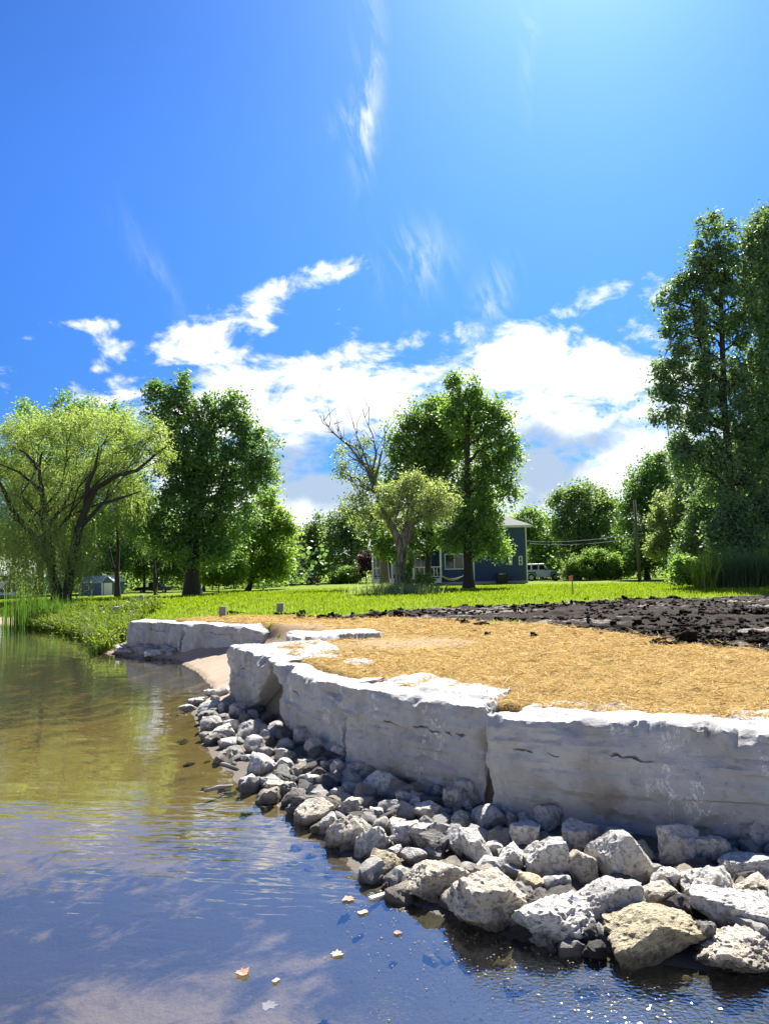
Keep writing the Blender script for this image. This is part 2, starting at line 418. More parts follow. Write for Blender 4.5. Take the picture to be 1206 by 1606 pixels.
def foot(px, D):
    """Ground point under picture column px at distance D."""
    p = at(px, 915, D); return np.array([p[0], p[1], h1(p[0], p[1])])

rad = np.concatenate([np.geomspace(1.2, 3.0, 12)[:-1], np.geomspace(3.0, 60, 400)[:-1], np.geomspace(60, 900, 60)])
th = np.concatenate([np.linspace(-180, -36, 24)[:-1], np.linspace(-36, 36, 300)[:-1], np.linspace(36, 180, 24)])
TH, RR = np.meshgrid(np.radians(th), rad)
GX, GY = RR * np.sin(TH), RR * np.cos(TH)
gd, _ = sdist(GX, GY, S); gdw, _ = sdist(GX, GY, WL)
GZ = H(GX, GY)
isS, isM = classes(GX, GY)
mudw = np.where(isM, 1.0, 0.0)
# wheel ruts run across the picture: ridges stretched along x
rut = fbm2(GX, GY + .12 * np.sin(GX * .9), .16, 1.5, 3) * .09 + fbm2(GX, GY, 3.2, 3.6, 3, 5.) * .06 + np.abs(fbm2(GX, GY, .6, 1.6, 2, 2.)) * .05
GZ = GZ + mudw * (rut - .03)
GZ = GZ + np.where(isS & ~isM, .022 * fbm2(GX, GY, 2.5, 2.5, 3), 0)
fz = np.stack([GX, GY, GZ], -1).reshape(-1, 3)
nr, nc = GX.shape
I = (np.arange(nr - 1)[:, None] * nc + np.arange(nc - 1)[None, :]).ravel()
Q = np.stack([I, I + 1, I + nc + 1, I + nc], 1)[:, ::-1]
cx = fz[Q].mean(1)
fd, _ = sdist(cx[:, 0], cx[:, 1], S); fdw, fv = sdist(cx[:, 0], cx[:, 1], WL)
fS, fM = classes(cx[:, 0], cx[:, 1])
cls = np.full(len(Q), 4)                      # lawn
cls[fS] = 2; cls[fM] = 3
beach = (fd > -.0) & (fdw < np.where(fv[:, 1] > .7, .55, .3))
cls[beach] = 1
cls[fd <= 0] = 0
def sheet(name, k, m, kind='structure'):
    q = Q[cls == k]; u, inv = np.unique(q, return_inverse=True)
    me = mesh_np(name, fz[u], inv.reshape(q.shape), m, True); o = link(name, me); return props(o, kind=kind)

# materials of the ground
def m_bed():
    m, t, o = mat('lake_bed'); p = pos(); x, y, z = sep(p)
    n = noise(p, .75, 6, .62, .5); n2 = noise(p, 7, 5, .6); n3 = noise(p, 45, 3, .6)
    # silt and dark weed lie over the sand, thickest in the corner close to the rocks
    near = sstep(y - (n - .5) * 2.4 - (n2 - .5) * .8, 7.6, 4.9)
    sandy = fx('EXPONENT', ((x + 1.35) * (x + 1.35) * .75 + (y - 4.0) * (y - 4.0) * .9) * -1.0)
    n4 = noise(comb(x * .9, y * 1.3, 3), 1.9, 7, .68, .4)
    wf = sstep(n2 * .22 + n4 * .85 + n * .2 + near * .36 - sandy * .40 + sstep(y, 9.5, 17.) * .22, .66, .88)  # last term darkens the far bed: tree reflections and depth painted into its colour
    c = mixc(n2, (.15, .102, .026), (.25, .175, .052))
    c = mixc(near * .8, c, mixc(n2, (.20, .155, .105), (.30, .235, .165)))
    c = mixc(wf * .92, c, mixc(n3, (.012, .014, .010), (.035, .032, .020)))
    c = mixc(sstep(n3, .60, .7) * .3, c, (.05, .04, .02))
    principled(t, o, c, .9, n2 + n3 * .4, .5, .03); return m
def m_beach():
    m, t, o = mat('beach_sand'); p = pos(); x, y, z = sep(p)
    n = noise(p, 3, 6, .6); n2 = noise(p, 30, 5, .65)
    c = mixc(n, (.30, .215, .145), (.40, .30, .215)); c = mixc(sstep(n2, .58, .72) * .5, c, (.20, .14, .09))
    c = mixc(sstep(z + (n - .5) * .05, .05, .015) * .6, c, (.13, .10, .065))
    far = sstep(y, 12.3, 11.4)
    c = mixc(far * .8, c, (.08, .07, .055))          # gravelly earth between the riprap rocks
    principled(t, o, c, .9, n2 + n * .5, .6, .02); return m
def m_straw():
    m, t, o = mat('straw_mulch'); p = pos(); x, y, z = sep(p)
    n = noise(p, 1.1, 5, .6); n2 = noise(p, 22, 5, .7, 1.5); n3 = noise(p, 90, 3, .6, 1.)
    c = mixc(n3, (.25, .155, .05), (.58, .41, .145)); c = mixc(sstep(n2, .52, .70) * .6, c, (.13, .075, .03)); c = mixc(sstep(noise(p, 2.6, 4), .56, .68) * .55, c, (.16, .105, .055))
    bare = fx('EXPONENT', ((x - .3) * (x - .3) * .35 + (y - 12.6) * (y - 12.6) * .55) * -1.0) + fx('EXPONENT', ((x + 2.2) * (x + 2.2) * .35 + (y - 16.6) * (y - 16.6) * .5) * -1.0) 
    c = mixc(sstep(n * .5 + bare * .6, .52, .72) * .7, c, mixc(n2, (.42, .30, .19), (.55, .42, .29)))
    principled(t, o, c, .95, n2 * .6 + n3, .9, .03, spec=.03); return m
def m_mud():
    m, t, o = mat('turned_black_soil'); p = pos(); x, y, z = sep(p)
    n = noise(comb(x * .12, y * 1.1 , 0), 1.9, 6, .6, .2); n2 = noise(p, 12, 6, .7)
    wet = sstep(n + (n2 - .5) * .30, .57, .64)  # mask of pale, less rough streaks stretched across the soil
    c = mixc(n2, (.011, .0078, .0055), (.042, .031, .023)); c = mixc(wet * .8, c, (.19, .155, .125))
    principled(t, o, c, .95 - wet * .3, n2, .9, .05, spec=.12); return m
def m_lawn():
    m, t, o = mat('mown_lawn'); p = pos(); x, y, z = sep(p)
    n = noise(p, .22, 5, .6); n2 = noise(p, 5, 5, .7); n3 = noise(comb(x, y * .35, 0), 26, 4, .7)
    c = mixc(n * .6 + n2 * .4, (.10, .17, .012), (.20, .26, .022)); c = mixc(sstep(n3, .5, .72) * .5, c, (.05, .10, .010))
    c = mixc(sstep(n2, .62, .75) * .35, c, (.26, .29, .05))
    principled(t, o, c, .8, n3 + n2 * .5, .8, .06, spec=.04); return m
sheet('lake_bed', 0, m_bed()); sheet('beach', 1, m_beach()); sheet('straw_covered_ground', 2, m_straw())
sheet('mud_ground', 3, m_mud()); sheet('lawn', 4, m_lawn())

# water
def m_water():
    m, t, o = mat('lake_water'); p = pos(); x, y, z = sep(p)
    r1 = noise(comb(x * .42 - y * .12, y * 1.25 + x * .22, 0), 1.9, 2, .45, .3)
    r2 = noise(comb(x * .5 - y * .15, y * 1.9 + x * .38, 3.1), 5.2, 2, .45, .5)
    r3 = noise(comb(x, y * 1.25, 7), 34, 1, .5)
    patch = sstep(noise(comb(x * .3, y * .45, 2), 1.3, 3), .42, .62) * .5 + fx('EXPONENT', ((y - 6.0 - x * .12) * (y - 6.0 - x * .12) * .55) * -1.0) * .8
    far = sstep(y, 4.6, 12)
    spark = fx('EXPONENT', ((x - 1.15) * (x - 1.15) * 1.3 + (y - 3.82) * (y - 3.82) * 5.0) * -1.0)
    h = r1 * (.42 + far * .5) + r2 * (.03 + patch * .42) + r3 * (.0012 + spark * .62)
    b = t.nodes.new('ShaderNodeBump'); b.inputs['Strength'].default_value = .36; b.inputs['Distance'].default_value = .028
    t.links.new(h.v, b.inputs['Height'])
    g = t.nodes.new('ShaderNodeBsdfGlossy'); g.inputs['Roughness'].default_value = .018; g.inputs['Color'].default_value = (1, 1, 1, 1)
    t.links.new(b.outputs[0], g.inputs['Normal'])
    tr = t.nodes.new('ShaderNodeBsdfTransparent'); tr.inputs['Color'].default_value = (.84, .83, .70, 1)
    dp = t.nodes.new('ShaderNodeVectorMath'); dp.operation = 'DOT_PRODUCT'
    t.links.new(b.outputs[0], dp.inputs[0]); t.links.new(geo().outputs['Incoming'], dp.inputs[1])
    cs = fx('ABSOLUTE', X(dp.outputs['Value'])); fr = fx('POWER', fx('MAXIMUM', 1.0 - cs, 0.0), 4.6) * .67 + .225
    ms = t.nodes.new('ShaderNodeMixShader'); t.links.new(fr.v, ms.inputs[0]); t.links.new(tr.outputs[0], ms.inputs[1]); t.links.new(g.outputs[0], ms.inputs[2])
    t.links.new(ms.outputs[0], o.inputs[0]); return m
wp = [(p[0], p[1]) for p in S]
wm_ = mesh_np('lake_water', [(-420, -200, 0), (36, -200, 0), (36, 12, 0), (6, 24, 0), (-5, 40, 0), (-420, 300, 0)], np.array([[0, 1, 2, 3], [0, 3, 4, 5]]), m_water())
props(link('lake_water', wm_), kind='structure')

# ------------------------------------------------------------------ limestone wall blocks
def sharp(me, ang=32):
    me.set_sharp_from_angle(angle=R(ang)); return me
def block(name, label, FL, FR, BR, BL, zt, z0=-.06, res=.035, seed=0, chip=.10, tl=0., tr=0., bl=0., br=0., taper=None, batter=.05, ribs=0.0):
    """Quarried block from four plan corners; tl/tr lift or drop the top ends, bl/br pull the bottom ends in."""
    FL, FR, BR, BL = [np.array(p, float) for p in (FL, FR, BR, BL)]
    Lu = np.linalg.norm(FR - FL); Lw = (np.linalg.norm(BL - FL) + np.linalg.norm(BR - FR)) / 2; Lv = zt - z0
    nu, nw, nv = max(6, int(Lu / res)), max(5, int(Lw / (res * 1.3))), max(5, int(Lv / res))
    idx = {}; P = []; Fc = []
    def vid(i, j, k):
        if (i, j, k) not in idx: idx[(i, j, k)] = len(P); P.append((i / nu, j / nw, k / nv))
        return idx[(i, j, k)]
    for i in range(nu):
        for k in range(nv):
            Fc.append((vid(i, 0, k), vid(i + 1, 0, k), vid(i + 1, 0, k + 1), vid(i, 0, k + 1)))
            Fc.append((vid(i + 1, nw, k), vid(i, nw, k), vid(i, nw, k + 1), vid(i + 1, nw, k + 1)))
        for j in range(nw):
            Fc.append((vid(i, j, nv), vid(i + 1, j, nv), vid(i + 1, j + 1, nv), vid(i, j + 1, nv)))
            Fc.append((vid(i, j + 1, 0), vid(i + 1, j + 1, 0), vid(i + 1, j, 0), vid(i, j, 0)))
    for j in range(nw):
        for k in range(nv):
            Fc.append((vid(0, j + 1, k), vid(0, j, k), vid(0, j, k + 1), vid(0, j + 1, k + 1)))
            Fc.append((vid(nu, j, k), vid(nu, j + 1, k), vid(nu, j + 1, k + 1), vid(nu, j, k + 1)))
    P = np.array(P); u, w_, v = P[:, 0], P[:, 1], P[:, 2]
    off = np.array([seed * 11.3, seed * 3.7, seed * 5.1])
    # local metric box coordinates
    a, b, c = u * Lu, w_ * Lw, v * Lv
    loc = np.stack([a, b, c], 1)
    # jagged chips along the upper edges and lighter ones on the upright edges
    cw = np.clip(.006 + chip * 1.35 * np.clip(fbm(np.stack([a * 2.2, b * .4, 0 * a], 1) + off, 5, .66) - .02, 0, 1), .006, .24)
    def cham(A, B, C):
        e = np.clip(C - A - B, 0, None) * .5; return e
    e = cham(Lv - c, b, cw); c = c - e * .85; b = b + e * 1.15
    cw2 = np.clip(.02 + chip * .7 * (.1 + fbm(np.stack([b * 3, c * 3, a * .3], 1) + off + 7, 4, .6)), .01, .2)
    e = cham(Lv - c, a, cw2); c = c - e; a = a + e
    e = cham(Lv - c, Lu - a, cw2); c = c - e; a = a - e
    cw3 = np.clip(.02 + .06 * (.2 + fbm(np.stack([c * 3, a * .2, b * 0], 1) + off + 3, 4, .6)), .01, .16)
    e = cham(a, b, cw3); a = a + e; b = b + e
    e = cham(Lu - a, b, cw3); a = a - e; b = b + e
    # bottom ends pulled in, top ends dropped
    q = 1 - c / Lv; uu = a / Lu
    a = a + bl * q ** 1.3 * (1 - uu) - br * q ** 1.3 * uu
    c = c + (c / Lv) * (tl * np.clip(1 - uu * 2.2, 0, 1) + tr * np.clip(uu * 2.2 - 1.2, 0, 1))
    # face relief
    L3 = np.stack([a, b, c], 1)
    big = fbm(L3 * np.array([.9, .9, 1.3]) + off, 3) * .038
    led = .016 * np.tanh(8 * (fbm(np.stack([a * .5, b * .5, c * 3.6], 1) + off + 20, 3)))
    med = fbm(L3 * np.array([3, 3, 5]) + off + 5, 4, .55) * .022
    fin = fbm(L3 * 15 + off + 9, 3, .6) * .010
    frontw = np.clip(1 - b / .12, 0, 1)
    step = .018 * np.tanh(9 * fbm(np.stack([a * .9, b * .4, c * 1.5], 1) + off + 41, 4, .55)) + .018 * np.tanh(10 * fbm(np.stack([a * 2.6, b * .4, c * 2.2], 1) + off + 47, 3))
    step = step + .009 * np.tanh(9 * fbm(np.stack([a * .7, b * .5, c * 10], 1) + off + 61, 3, .55)) + .006 * fbm(np.stack([a * 9, b * 4, c * 9], 1) + off + 67, 3, .6)
    rib = ribs * (np.abs(fbm(np.stack([a * 5.5, b * 2, c * .5], 1) + off + 51, 3, .6)) - .2)
    b = b + (big + led + med + fin + step + rib) * frontw - batter * q * frontw
    topw = np.clip(1 - (Lv - c) / .1, 0, 1)
    tstep = .016 * np.tanh(7 * fbm(np.stack([a * 1.1, b * 1.9, 0 * a], 1) + off + 31, 3))
    c = c + topw * (fbm(L3 * np.array([1.6, 1.6, 1]) + off + 13, 4, .55) * .03 + tstep + fin * .9)
    endw = np.clip(1 - np.minimum(a, Lu - a) / .1, 0, 1)
    a = a + endw * (med * 1.3 + big * .8 + fin)
    uu = (a / Lu)[:, None]; ww = (b / Lw)[:, None]
    xy = (1 - uu) * (1 - ww) * FL + uu * (1 - ww) * FR + uu * ww * BR + (1 - uu) * ww * BL
    V = np.column_stack([xy, z0 + c])
    if taper is not None: V = taper(V, uu[:, 0], ww[:, 0])
    V -= np.array([FL[0], FL[1], 0])
    me = mesh_np(name, V, np.array(Fc), M['block'], True)
    sharp(me); o = link(name, me, None, (FL[0], FL[1], 0)); return props(o, label, 'stone block', 'limestone blocks of the shore wall')
def t2(px, py, z=.9): return onz(px, py, z)[:2]
block('limestone_block', 'huge pale limestone block at the right end of the wall, cracked low down', (.755, 6.27), (4.6, 4.80), (4.95, 5.6), (1.20, 6.88), .89, seed=1, chip=.17, res=.024, bl=.05)
block('limestone_block', 'grey limestone block with a sunlit broken corner, left of the huge cracked block', (-.45, 7.84), (.815, 6.55), (1.19, 7.46), (.38, 8.75), .91, seed=2, chip=.14, res=.024, br=.02)
block('limestone_block', 'limestone block beside the dark cleft, receding up the curve of the wall', (-1.46, 10.10), (-.47, 8.12), (.50, 8.72), (-.40, 10.65), .865, seed=3, chip=.12, bl=.72, res=.03)
block('limestone_block', 'limestone block at the far end of the curved wall, its end facing the sand', (-2.46, 12.35), (-1.58, 10.26), (-.50, 10.80), (-1.15, 13.2), .90, seed=4, chip=.12, br=1.15, bl=-.05, res=.034, ribs=.10)
block('limestone_slab', 'low ragged limestone edge sunk into the straw behind the curved wall', (-1.65, 13.05), (-.1, 13.55), (-.15, 14.1), (-1.9, 14.7), .955, .6, res=.04, seed=5, chip=.16)
Fa, Fm, Fb = np.array((-6.84, 20.4)), np.array((-5.02, 18.95)), np.array((-2.82, 17.15))
block('limestone_block', 'rough ribbed limestone block across the sand, nearest the grassy bank', Fa, Fm, Fm + (.75, .95), Fa + (.85, .85), .84, seed=6, chip=.10, res=.045, ribs=.16)
def fr_t(V, u, w_):
    V[:, 2] += np.clip((.35 - V[:, 2]), 0, 1) * np.clip(u - .35, 0, 1) * 1.15
    V[:, 2] -= np.clip(u - .80, 0, 1) * 1.0 * np.clip(V[:, 2] - .45, 0, 1); return V
block('limestone_block', 'smooth limestone block across the sand, wedge shaped at its right end', Fm + (.03, -.05), Fb, Fb + (.65, .85), Fm + (.8, .9), .83, seed=7, chip=.08, res=.05, taper=fr_t)

# ------------------------------------------------------------------ riprap rocks
def ico(n):
    bm = bmesh.new(); bmesh.ops.create_icosphere(bm, subdivisions=n, radius=1)
    V = np.array([v.co[:] for v in bm.verts]); Fq = np.array([[v.index for v in f.verts] for f in bm.faces]); bm.free()
    return V / np.linalg.norm(V, axis=1)[:, None], Fq
ICO = {n: ico(n) for n in (1, 2, 3, 4, 5)}
def rock_mesh(name, hx, hy, hz, lod, r_, m, rough=1.0):
    """Angular stone: a sphere cut by random planes, softened and roughened."""
    D, Fq = ICO[lod]
    n = int(r_.integers(10, 18)); N = r_.normal(size=(n, 3)); N /= np.linalg.norm(N, axis=1)[:, None]
    N = np.vstack([N, np.eye(3), -np.eye(3)]); o = np.concatenate([r_.uniform(.58, .95, n), np.full(6, .96)])
    dn = D @ N.T
    rr = np.where(dn > .03, o / np.maximum(dn, .03), 9.0)
    k = 80.0; rs = -np.log(np.exp(-k * np.minimum(rr, 4)).sum(1)) / k
    P = D * rs[:, None]
    ext = (P.max(0) - P.min(0)) / 2; P = (P - (P.max(0) + P.min(0)) / 2) / ext
    off = r_.uniform(0, 50, 3)
    a = min(hx, hy, hz) / max(hx, hz)
    d = fbm(P * 1.7 + off, 3, .5) * .06 + fbm(P * 5 + off, 3, .6) * .05 - np.abs(fbm(P * 3.1 + off + 9, 3, .55)) * .12 + fbm(P * 14 + off, 3, .65) * .026
    P = P + D * (d * rough)[:, None]
    P = P * np.array([hx, hy, hz])
    return sharp(mesh_np(name, P, Fq, m, True), 26)
_TT = np.arange(2.6, 26, .015)
def bank_hit(px, py, lift):
    P = np.array([0, 0, CZ]) + ray(px, py) * _TT[::16, None]
    k = int(np.argmax(P[:, 2] < np.maximum(H(P[:, 0], P[:, 1], False), -.01) + lift)); k = max(0, k - 1) * 16
    P = np.array([0, 0, CZ]) + ray(px, py) * _TT[k:k + 18, None]
    return P[int(np.argmax(P[:, 2] < np.maximum(H(P[:, 0], P[:, 1], False), -.01) + lift))]
Z1, Z2, Z3 = (3.015, 260, 1040), (3.015, 560, 1150), (2.97, 800, 1150)
GA, GB, GC, GD = 'small rocks at the far tip of the bank', 'rocks in the shade at the foot of the wall', 'middling rocks on the slope of the bank', 'dark wet rocks along the water'
LGA, LGB, LGC, LGD = ('pale small riprap rock at the far tip of the rocky bank', 'blue grey rock lying in the shade at the foot of the wall',
                      'sunlit grey riprap rock of middling size on the slope of the bank', 'dark pitted rock half in the water at the bank edge')
RK = [  # zone, box in its crop, tone, roughness, label or group code
 (Z1, (70, 195, 150, 235), 0, 1, 'flat pale rock at the very tip of the rocky bank, lowest in the water'),
 (Z1, (95, 160, 200, 215), 0, 1, 'A'), (Z1, (175, 120, 250, 170), 0, 1, 'A'), (Z1, (150, 180, 260, 245), 0, 1, 'A'), (Z1, (250, 180, 300, 245), 1, 1, 'A'),
 (Z1, (240, 108, 310, 160), 0, 1, 'A'), (Z1, (150, 230, 220, 300), 4, 1, 'dark upright rock at the water near the far tip of the bank'), (Z1, (168, 245, 275, 335), 1, 1, 'A'),
 (Z1, (195, 290, 330, 380), 0, .8, 'flat pale rock with a black underside on the water, near the far tip'), (Z1, (270, 262, 360, 345), 0, 1, 'A'),
 (Z1, (245, 355, 345, 410), 0, 1, 'A'), (Z1, (295, 180, 385, 270), 1, 1, 'B'), (Z1, (340, 270, 455, 390), 1, 1, 'shaded sloping rock just below the dark cleft in the wall'),
 (Z1, (360, 345, 470, 440), 0, 1, 'round bright topped rock below the dark cleft, close to the water'), (Z1, (440, 310, 510, 380), 1, 1, 'B'), (Z1, (480, 275, 560, 340), 1, 1, 'B'),
 (Z1, (490, 315, 600, 395), 4, 1, 'B'), (Z1, (600, 300, 700, 400), 1, 1, 'B'), (Z1, (645, 345, 755, 455), 1, 1.1, 'big roundish shaded rock below the joint of the two middle blocks'),
 (Z1, (525, 360, 590, 410), 1, 1, 'C'), (Z1, (510, 400, 605, 470), 0, 1, 'C'), (Z1, (350, 432, 430, 470), 0, 1, 'small flat rock with foam at the waterline below the cleft'),
 (Z1, (390, 435, 540, 545), 0, .7, 'layered flat pale rock near the water below the cleft'), (Z1, (520, 445, 615, 525), 0, 1, 'C'), (Z1, (615, 455, 715, 530), 1, 1, 'C'),
 (Z1, (710, 455, 790, 545), 2, 1, 'C'), (Z1, (770, 455, 860, 560), 1, 1, 'C'), (Z1, (785, 390, 890, 485), 1, 1, 'grey upright rock leaning on the middle block'),
 (Z1, (855, 460, 960, 560), 1, .7, 'smooth bluish slab leaning in the shade of the middle block'), (Z1, (340, 530, 440, 605), 0, 1, 'rough pale rock standing alone in the water by the sunken sticks'),
 (Z1, (435, 540, 515, 610), 1, 1, 'grey block shaped rock next to the one by the sunken sticks'), (Z1, (470, 560, 620, 645), 2, 1, 'D'), (Z1, (545, 590, 680, 685), 4, 1.2, 'D'),
 (Z1, (500, 515, 650, 575), 4, 1.2, 'D'), (Z1, (590, 620, 780, 720), 4, 1.3, 'D'), (Z1, (655, 530, 775, 625), 0, 1, 'C'), (Z1, (760, 580, 850, 680), 1, 1, 'C'),
 (Z1, (830, 555, 930, 650), 1, 1, 'pointed grey rock left of the brightest white boulder'), (Z1, (925, 510, 1120, 645), 0, .8, 'bright white boulder high on the bank below the middle block'),
 (Z1, (595, 650, 805, 785), 2, 1.2, 'long dark sided rock sloping into the water, left of the brown boulder'), (Z1, (805, 640, 930, 745), 2, 1, 'C'), (Z1, (725, 700, 830, 830), 1, 1, 'D'),
 (Z1, (770, 715, 965, 905), 2, 1, 'brown boulder with a black wet base at the water, bank middle'), (Z1, (1000, 645, 1105, 735), 0, .8, 'small smooth pale cobble below the brightest white boulder'),
 (Z1, (955, 685, 1030, 760), 0, 1, 'C'), (Z1, (905, 690, 970, 750), 2, 1, 'C'), (Z1, (870, 775, 1060, 935), 0, 1, 'round whitish speckled boulder right of the brown wet boulder'),
 (Z1, (1080, 605, 1170, 700), 1, 1, 'C'), (Z1, (1015, 725, 1140, 810), 2, 1, 'C'), (Z1, (1055, 760, 1206, 880), 1, 1, 'C'),
 (Z1, (945, 885, 1105, 1025), 3, .8, 'yellowish flat faced rock at the water under two thin flakes'), (Z1, (1045, 860, 1120, 945), 0, .8, 'thin pale flake resting on the yellowish rock at the water'),
 (Z2, (265, 315, 425, 430), 0, .9, 'pale rock with a rusty yellow hollow in its face'), (Z2, (245, 290, 340, 385), 1, 1, 'C'), (Z2, (358, 400, 430, 462), 1, 1, 'C'),
 (Z2, (390, 255, 495, 395), 1, 1, 'B'), (Z2, (460, 215, 615, 345), 1, 1.1, 'large dark pitted rock in the shade at the joint beside the huge block'), (Z2, (480, 305, 555, 370), 0, .8, 'small bright flake under the dark pitted rock at the joint'),
 (Z2, (430, 365, 555, 480), 2, 1, 'C'), (Z2, (540, 345, 695, 470), 1, .7, 'blue grey smooth wedge leaning near the corner of the huge block'), (Z2, (660, 265, 785, 415), 1, .8, 'upright shaded rock standing against the corner of the huge block'),
 (Z2, (695, 360, 760, 460), 1, 1, 'C'), (Z2, (745, 365, 830, 430), 0, 1, 'C'), (Z2, (715, 415, 865, 570), 0, 1.2, 'knobbly pale rock below the upright shaded rock'),
 (Z2, (840, 340, 980, 470), 1, .9, 'B'), (Z2, (950, 410, 1145, 570), 1, 1, 'wide shaded blue grey rock left of the big bright boulder by the huge block'),
 (Z2, (655, 455, 730, 525), 2, 1, 'C'), (Z2, (150, 415, 270, 530), 0, 1, 'C'), (Z2, (250, 420, 395, 550), 1, 1, 'pale grey ridged rock left of the dark olive rock'),
 (Z2, (290, 465, 440, 615), 4, .9, 'dark olive grey rock behind the large tan boulder'), (Z2, (435, 440, 530, 615), 1, .6, 'left of two tall slabs standing edge on in the bank middle'),
 (Z2, (495, 445, 635, 645), 0, .6, 'right of two tall slabs standing edge on, broad sunlit face'), (Z2, (595, 505, 700, 600), 0, 1, 'C'), (Z2, (675, 520, 795, 675), 0, .9, 'egg shaped pale rock right of the two tall slabs'),
 (Z2, (545, 580, 720, 700), 0, .8, 'whitish rock lying just above the largest tan boulder'), (Z2, (775, 495, 985, 705), 0, 1.1, 'big craggy white rock with ridged face at the bank middle'),
 (Z2, (200, 535, 335, 630), 1, .7, 'C'), (Z2, (195, 600, 540, 800), 2, 1, 'wide tan boulder at the water, left of the largest boulder'), (Z2, (410, 655, 792, 940), 2, 1, 'largest tan boulder on the bank, its dark base in the water'),
 (Z2, (738, 655, 885, 785), 3, .7, 'yellow flat faced rock wedged right of the largest tan boulder'), (Z2, (785, 740, 950, 875), 4, .9, 'near black rock behind the pitted white boulder at the water'),
 (Z2, (752, 800, 1130, 1025), 0, 1.5, 'pitted whitish boulder at the water, right of the largest tan boulder'), (Z2, (875, 670, 1010, 770), 1, .9, 'grey wedge above the near black rock'),
 (Z2, (990, 555, 1132, 722), 2, .7, 'upright squarish tan grey rock left of the big bright boulder'), (Z2, (245, 200, 325, 262), 4, 1, 'B'), (Z2, (345, 240, 410, 312), 1, 1, 'B'),
 (Z2, (400, 198, 482, 258), 1, 1, 'B'), (Z2, (288, 248, 348, 298), 1, 1, 'B'),
 (Z3, (358, 435, 648, 722), 0, .6, 'big bright squarish boulder in front of the huge block'), (Z3, (690, 410, 880, 632), 1, 1, 'tall dark triangular rock against the huge block'),
 (Z3, (845, 470, 1030, 612), 1, .9, 'shaded grey rock right of the tall triangular one'), (Z3, (1060, 385, 1260, 562), 1, .7, 'upright rock with one bright top, against the huge block at the picture edge'),
 (Z3, (980, 555, 1290, 708), 0, .7, 'long flat bright rock at the right picture edge'), (Z3, (655, 625, 805, 752), 0, .9, 'small pale wedge right of the big bright squarish boulder'),
 (Z3, (570, 690, 820, 842), 2, 1.1, 'dull brown rock below the small pale wedge'), (Z3, (270, 670, 612, 905), 1, .8, 'broad grey boulder with a flat sunlit top, below the big bright one'),
 (Z3, (803, 595, 1055, 825), 0, 1.2, 'rough whitish ridged boulder left of the long flat bright rock'), (Z3, (1050, 670, 1220, 795), 2, 1, 'brownish rock under the long flat bright rock'),
 (Z3, (858, 725, 1290, 940), 0, 1, 'large overhanging whitish boulder at the right picture edge'), (Z3, (428, 800, 872, 1055), 3, .9, 'yellowish smooth domed boulder at the water with a black base'),
 (Z3, (828, 865, 985, 1045), 4, 1, 'dark rock between the yellowish domed boulder and the craggy one'), (Z3, (878, 920, 1270, 1118), 2, 1.7, 'craggy jagged boulder in the water at the right picture edge'),
 (Z3, (640, 605, 725, 665), 1, 1, 'B'), (Z3, (750, 620, 835, 682), 1, 1, 'C')]
GR = {'A': (GA, LGA), 'B': (GB, LGB), 'C': (GC, LGC), 'D': (GD, LGD)}
r_ = np.random.default_rng(21)
def place_rock(px0, py0, px1, py1, tone, ro, label, group, fill=1.0):
    cx_, cy_ = (px0 + px1) / 2, (py0 + py1) / 2
    w_, h_ = px1 - px0, py1 - py0
    p = bank_hit(cx_, cy_, .0); D = p[1]; s = D / F
    hz0 = h_ * s / 2; p = bank_hit(cx_, cy_, hz0 * .45); D = p[1]; s = D / F
    hx = w_ * s / 2 * .98; hv = h_ * s / 2 * .90
    hy = (hx * .55 + hv * .55) * float(r_.uniform(.85, 1.05))
    # the picture height of a stone seen from above mixes its height and its depth
    dep = math.atan2(CZ - p[2], p[1]); hz = math.sqrt(max((hv * 1.06) ** 2 - (hy * math.sin(dep)) ** 2, (.45 * hv) ** 2)) / math.cos(dep)
    lod = 5 if max(w_, h_) > 95 else 4 if max(w_, h_) > 45 else 3
    me = rock_mesh('riprap_rock', hx, hy, hz, lod, r_, M['rock%d' % tone], ro)
    o = link('riprap_rock', me, None, tuple(p)); o.rotation_euler = (r_.normal() * .10, r_.normal() * .12, r_.normal() * .25)
    return props(o, label, 'rock', group)
LAND = [('dark cleft in the wall', 408, 1100), ('brightest white boulder', 600, 1232), ('brown boulder with the wet base', 548, 1308), ('round whitish speckled boulder', 580, 1323), ('largest tan boulder', 760, 1414),
        ('wide tan boulder', 682, 1382), ('two tall slabs', 741, 1318), ('rock with the rusty hollow', 674, 1273), ('dark pitted rock at the joint', 738, 1243), ('upright shaded rock by the huge block', 800, 1263),
        ('craggy ridged white rock', 852, 1349), ('big bright squarish boulder', 969, 1345), ('tall dark triangular rock', 1064, 1325), ('broad grey flat topped boulder', 948, 1415), ('near black rock', 848, 1417),
        ('rough whitish ridged boulder', 1112, 1389), ('rough pale rock by the sunken sticks', 389, 1228), ('big roundish shaded rock', 492, 1173), ('layered flat pale rock', 414, 1202), ('flat rock at the bank tip', 296, 1111)]
TONE = ('pale', 'grey', 'tan', 'yellowish', 'dark'); used = set()
